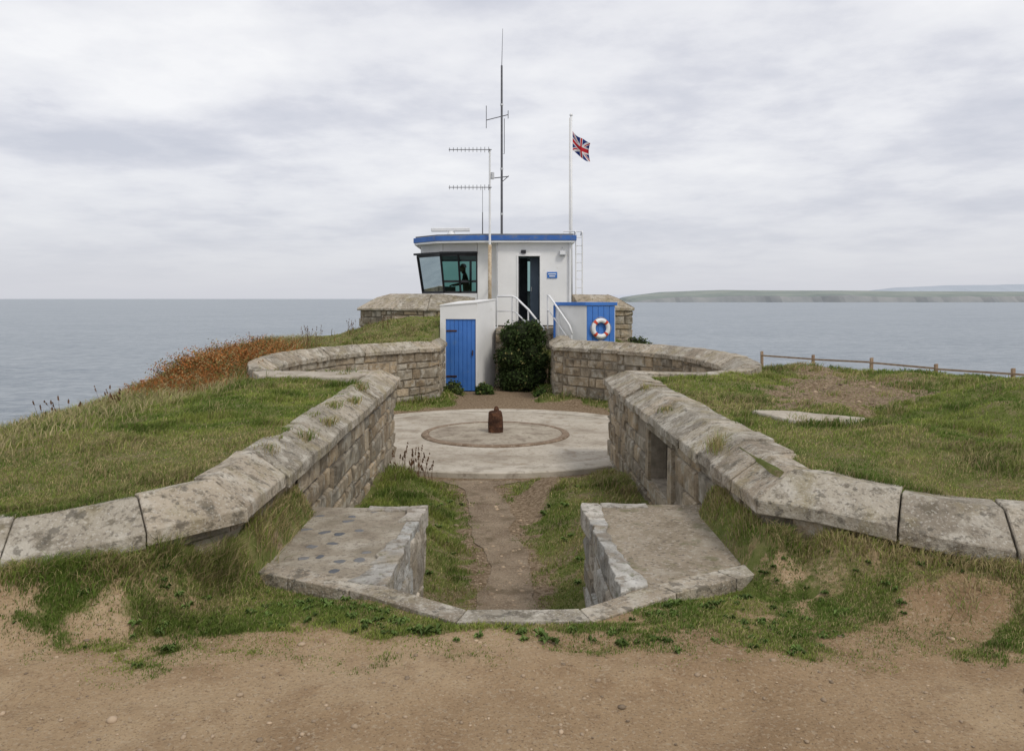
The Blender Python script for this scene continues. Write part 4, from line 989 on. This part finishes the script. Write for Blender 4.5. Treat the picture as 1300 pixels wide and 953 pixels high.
# bracken
n=5400
yb=RNG.uniform(11.4,18.6,n); off=RNG.normal(0,.30,n)
xe=-4.9-.13*np.maximum(0,yb-8)
xb=xe+.30+off+.25*(yb>15)
kk_=fbm(xb*.9,yb*.9,151)
keep=(kk_>.33)&(off>-.50); xb=xb[keep];yb=yb[keep];n=len(xb)
zb_=hh(xb,yb)
Vv=[];Tt=[];Cc=[]
cnt=0
for i in range(n):
    ang=random.uniform(0,2*math.pi); L=random.uniform(.20,.52)*(.35+.75*float(sst((yb[i]-11.2)/2.5)))*(.55+.85*float(fbm(np.array(xb[i]*1.5),np.array(yb[i]*1.5),171))); dirx=math.cos(ang);diry=math.sin(ang)
    t=random.random()
    c=np.array([.42,.15,.045])*(1-t)+np.array([.29,.155,.055])*t
    if random.random()<.20: c=np.array([.17,.17,.055])
    if random.random()<.15: c=np.array([.42,.34,.17])
    c=c*random.uniform(.5,1.3)
    for k in range(8):
        f=(k+1)/8; px=xb[i]+dirx*L*.55*f*f; py=yb[i]+diry*L*.55*f*f; pz=zb_[i]+L*(1.15*f-.35*f*f)
        w_=L*.13*(1-f*.75)
        for sg in (-1,1):
            Vv+=[(px,py,pz),(px+dirx*.018,py+diry*.018,pz+.010),(px-diry*sg*w_+dirx*.03,py+dirx*sg*w_+diry*.03,pz+.0+random.uniform(-.03,.04))]
            Tt.append((cnt,cnt+1,cnt+2)); cnt+=3; Cc+=[c,c,c]
o=tris_obj("bracken",np.array(Vv),np.array(Tt),np.array(Cc),M['leaf']); struct(o,"stuff","rusty orange-brown autumn bracken along the cliff edge","bracken")
m=38000; yb=RNG.uniform(5.0,22,m); xb=-4.9-.13*np.maximum(0,yb-8)+RNG.normal(.08,.55,m); 
c=gcol(xb,yb,m); c=np.where((RNG.uniform(0,1,m)<.5)[:,None],np.array([.46,.39,.21])*RNG.uniform(.6,1.1,m)[:,None],c)
c=np.where(((RNG.uniform(0,1,m)<.4)&(yb>11.0)&(yb<20.5))[:,None],np.array([.40,.17,.06])*RNG.uniform(.6,1.2,m)[:,None],c)
o=blades("cliff_edge_grass",xb,yb,hh(xb,yb),RNG.uniform(.05,.19,m)*np.clip(yb/9,1,1.9),RNG.uniform(.005,.010,m)*np.clip(yb/9,1,1.6),c,.8); struct(o,"stuff","long pale and rusty grass along the cliff edge","grass")

# rosette weeds along the kerb
Vv=[];Tt=[];Cc=[];cnt=0
spots=[]
ky=lambda x:float(np.interp(x,[-1.95,-.9,-.28,.4,.9,1.75],[4.85,4.3,3.9,3.9,4.3,4.8]))
for k in range(620):
    x=random.gauss(0,1.5); y=random.uniform(3.45,4.6)
    if float(gmask(np.array(x),np.array(y)))>.35 and float(dline(np.array(x),np.array(y),kpl))>.12 and y<ky(x): spots.append((x,y,random.uniform(.010,.036)))
for k in range(34): 
    x=-.95+random.uniform(-.1,2.3); spots.append((x,ky(x)-random.uniform(.03,.16),random.uniform(.02,.05)))
for k in range(40):
    spots.append((random.choice([-1,1])*random.uniform(.45,1.2)-.1,random.uniform(6.6,9.5),random.uniform(.03,.06)))
for (x,y,S_) in spots:
    z=float(hh(np.array(x),np.array(y))); nl=random.randint(7,16)
    g_=np.array([.13,.19,.055])*random.uniform(.65,1.3)
    for q in range(nl):
        a=random.uniform(0,2*math.pi); L=S_*random.uniform(.6,1.2); rise=random.uniform(.1,.8); dx_=math.cos(a);dy_=math.sin(a); w_=L*.26
        Vv+=[(x,y,z+.004),(x+dx_*L*.55-dy_*w_,y+dy_*L*.55+dx_*w_,z+L*rise*.7+.012),(x+dx_*L,y+dy_*L,z+L*rise*.6),(x+dx_*L*.55+dy_*w_,y+dy_*L*.55-dx_*w_,z+L*rise*.7+.012)]
        Tt+=[(cnt,cnt+1,cnt+2),(cnt,cnt+2,cnt+3)];cnt+=4; c=g_*random.uniform(.7,1.3); Cc+=[c]*4
o=tris_obj("weeds",np.array(Vv),np.array(Tt),np.array(Cc),M['leaf']); struct(o,"stuff","leafy rosette weeds along the granite kerb","weeds")
Vv=[];Tt=[];Cc=[];cnt=0
for (cx_,cy_,m,hh_) in ((-1.35,10.6,26,.4),(-1.2,10.2,14,.3),(-5.7,17.5,14,.6),(-5.0,19.5,20,.55),(-4.2,21.0,14,.4),(-3.2,20.5,10,.35),(-4.9,8.5,12,.25),(-5.0,10,12,.3)):
    for k in range(m):
        x=cx_+random.gauss(0,.14);y=cy_+random.gauss(0,.14);z=float(hh(np.array(x),np.array(y)));L=hh_*random.uniform(.5,1.1);lx=random.gauss(0,.06);w_=.004
        c=np.array([.14,.08,.045])*random.uniform(.6,1.4)
        Vv+=[(x-w_,y,z),(x+w_,y,z),(x+lx,y+lx,z+L)];Tt.append((cnt,cnt+1,cnt+2));Cc+=[c]*3;cnt+=3
        for q in range(5):
            f=random.uniform(.75,1.0);px=x+lx*f;py=y+lx*f;pz=z+L*f;s_=.012
            Vv+=[(px-s_,py,pz),(px+s_,py,pz-.01),(px,py,pz+s_*1.6)];Tt.append((cnt,cnt+1,cnt+2));Cc+=[c]*3;cnt+=3
o=tris_obj("dry_stalks",np.array(Vv),np.array(Tt),np.array(Cc),M['leaf']); struct(o,"stuff","dry brown seed stalks","plants")
# pebbles
ico=bmesh.new(); bmesh.ops.create_icosphere(ico,subdivisions=1,radius=1); iv=np.array([v.co[:] for v in ico.verts]); it=np.array([[v.index for v in f.verts] for f in ico.faces]); ico.free()
py=np.concatenate([RNG.uniform(2.4,3.95,1300),RNG.uniform(6.3,10.6,900),RNG.uniform(8.2,11.4,700)]); px=np.concatenate([RNG.uniform(-3,3,1300),xc(py[1300:2200])+RNG.normal(0,.2,900),4.0+RNG.normal(0,.5,700)])
gmk=gmask(px,py); keep=gmk<.5; px=px[keep];py=py[keep];m=len(px)
s=RNG.lognormal(-5.4,.5,m); s=np.clip(s,.002,.020)*np.where(py>6,1.6,1)
pz=hh(px,py)+s*.15+micro(px,py)
sc3=np.stack([s*RNG.uniform(.8,1.5,m),s*RNG.uniform(.8,1.4,m),s*RNG.uniform(.4,.8,m)],1)
V=iv[None]*sc3[:,None,:]*(1+RNG.normal(0,.12,(m,len(iv),1)))+np.stack([px,py,pz],1)[:,None,:]
T=(np.arange(m)*len(iv))[:,None,None]+it[None]
col=np.array([.38,.29,.20])*RNG.uniform(.5,1.3,(m,1)); C=np.repeat(col[:,None,:],len(iv),1)
o=tris_obj("pebbles",V.reshape(-1,3),T.reshape(-1,3),C.reshape(-1,3),M['pebble']); struct(o,"stuff","small loose stones on the bare soil","pebbles")

# ------------------------------------------------------------ camera
cd=bpy.data.cameras.new("Camera"); cd.lens=28; cd.sensor_width=36; cd.shift_y=-.075; cd.clip_start=.05; cd.clip_end=150000
co_=bpy.data.objects.new("Camera",cd); co_.rotation_euler=(math.radians(90),0,0); COL.objects.link(co_); sc.camera=co_
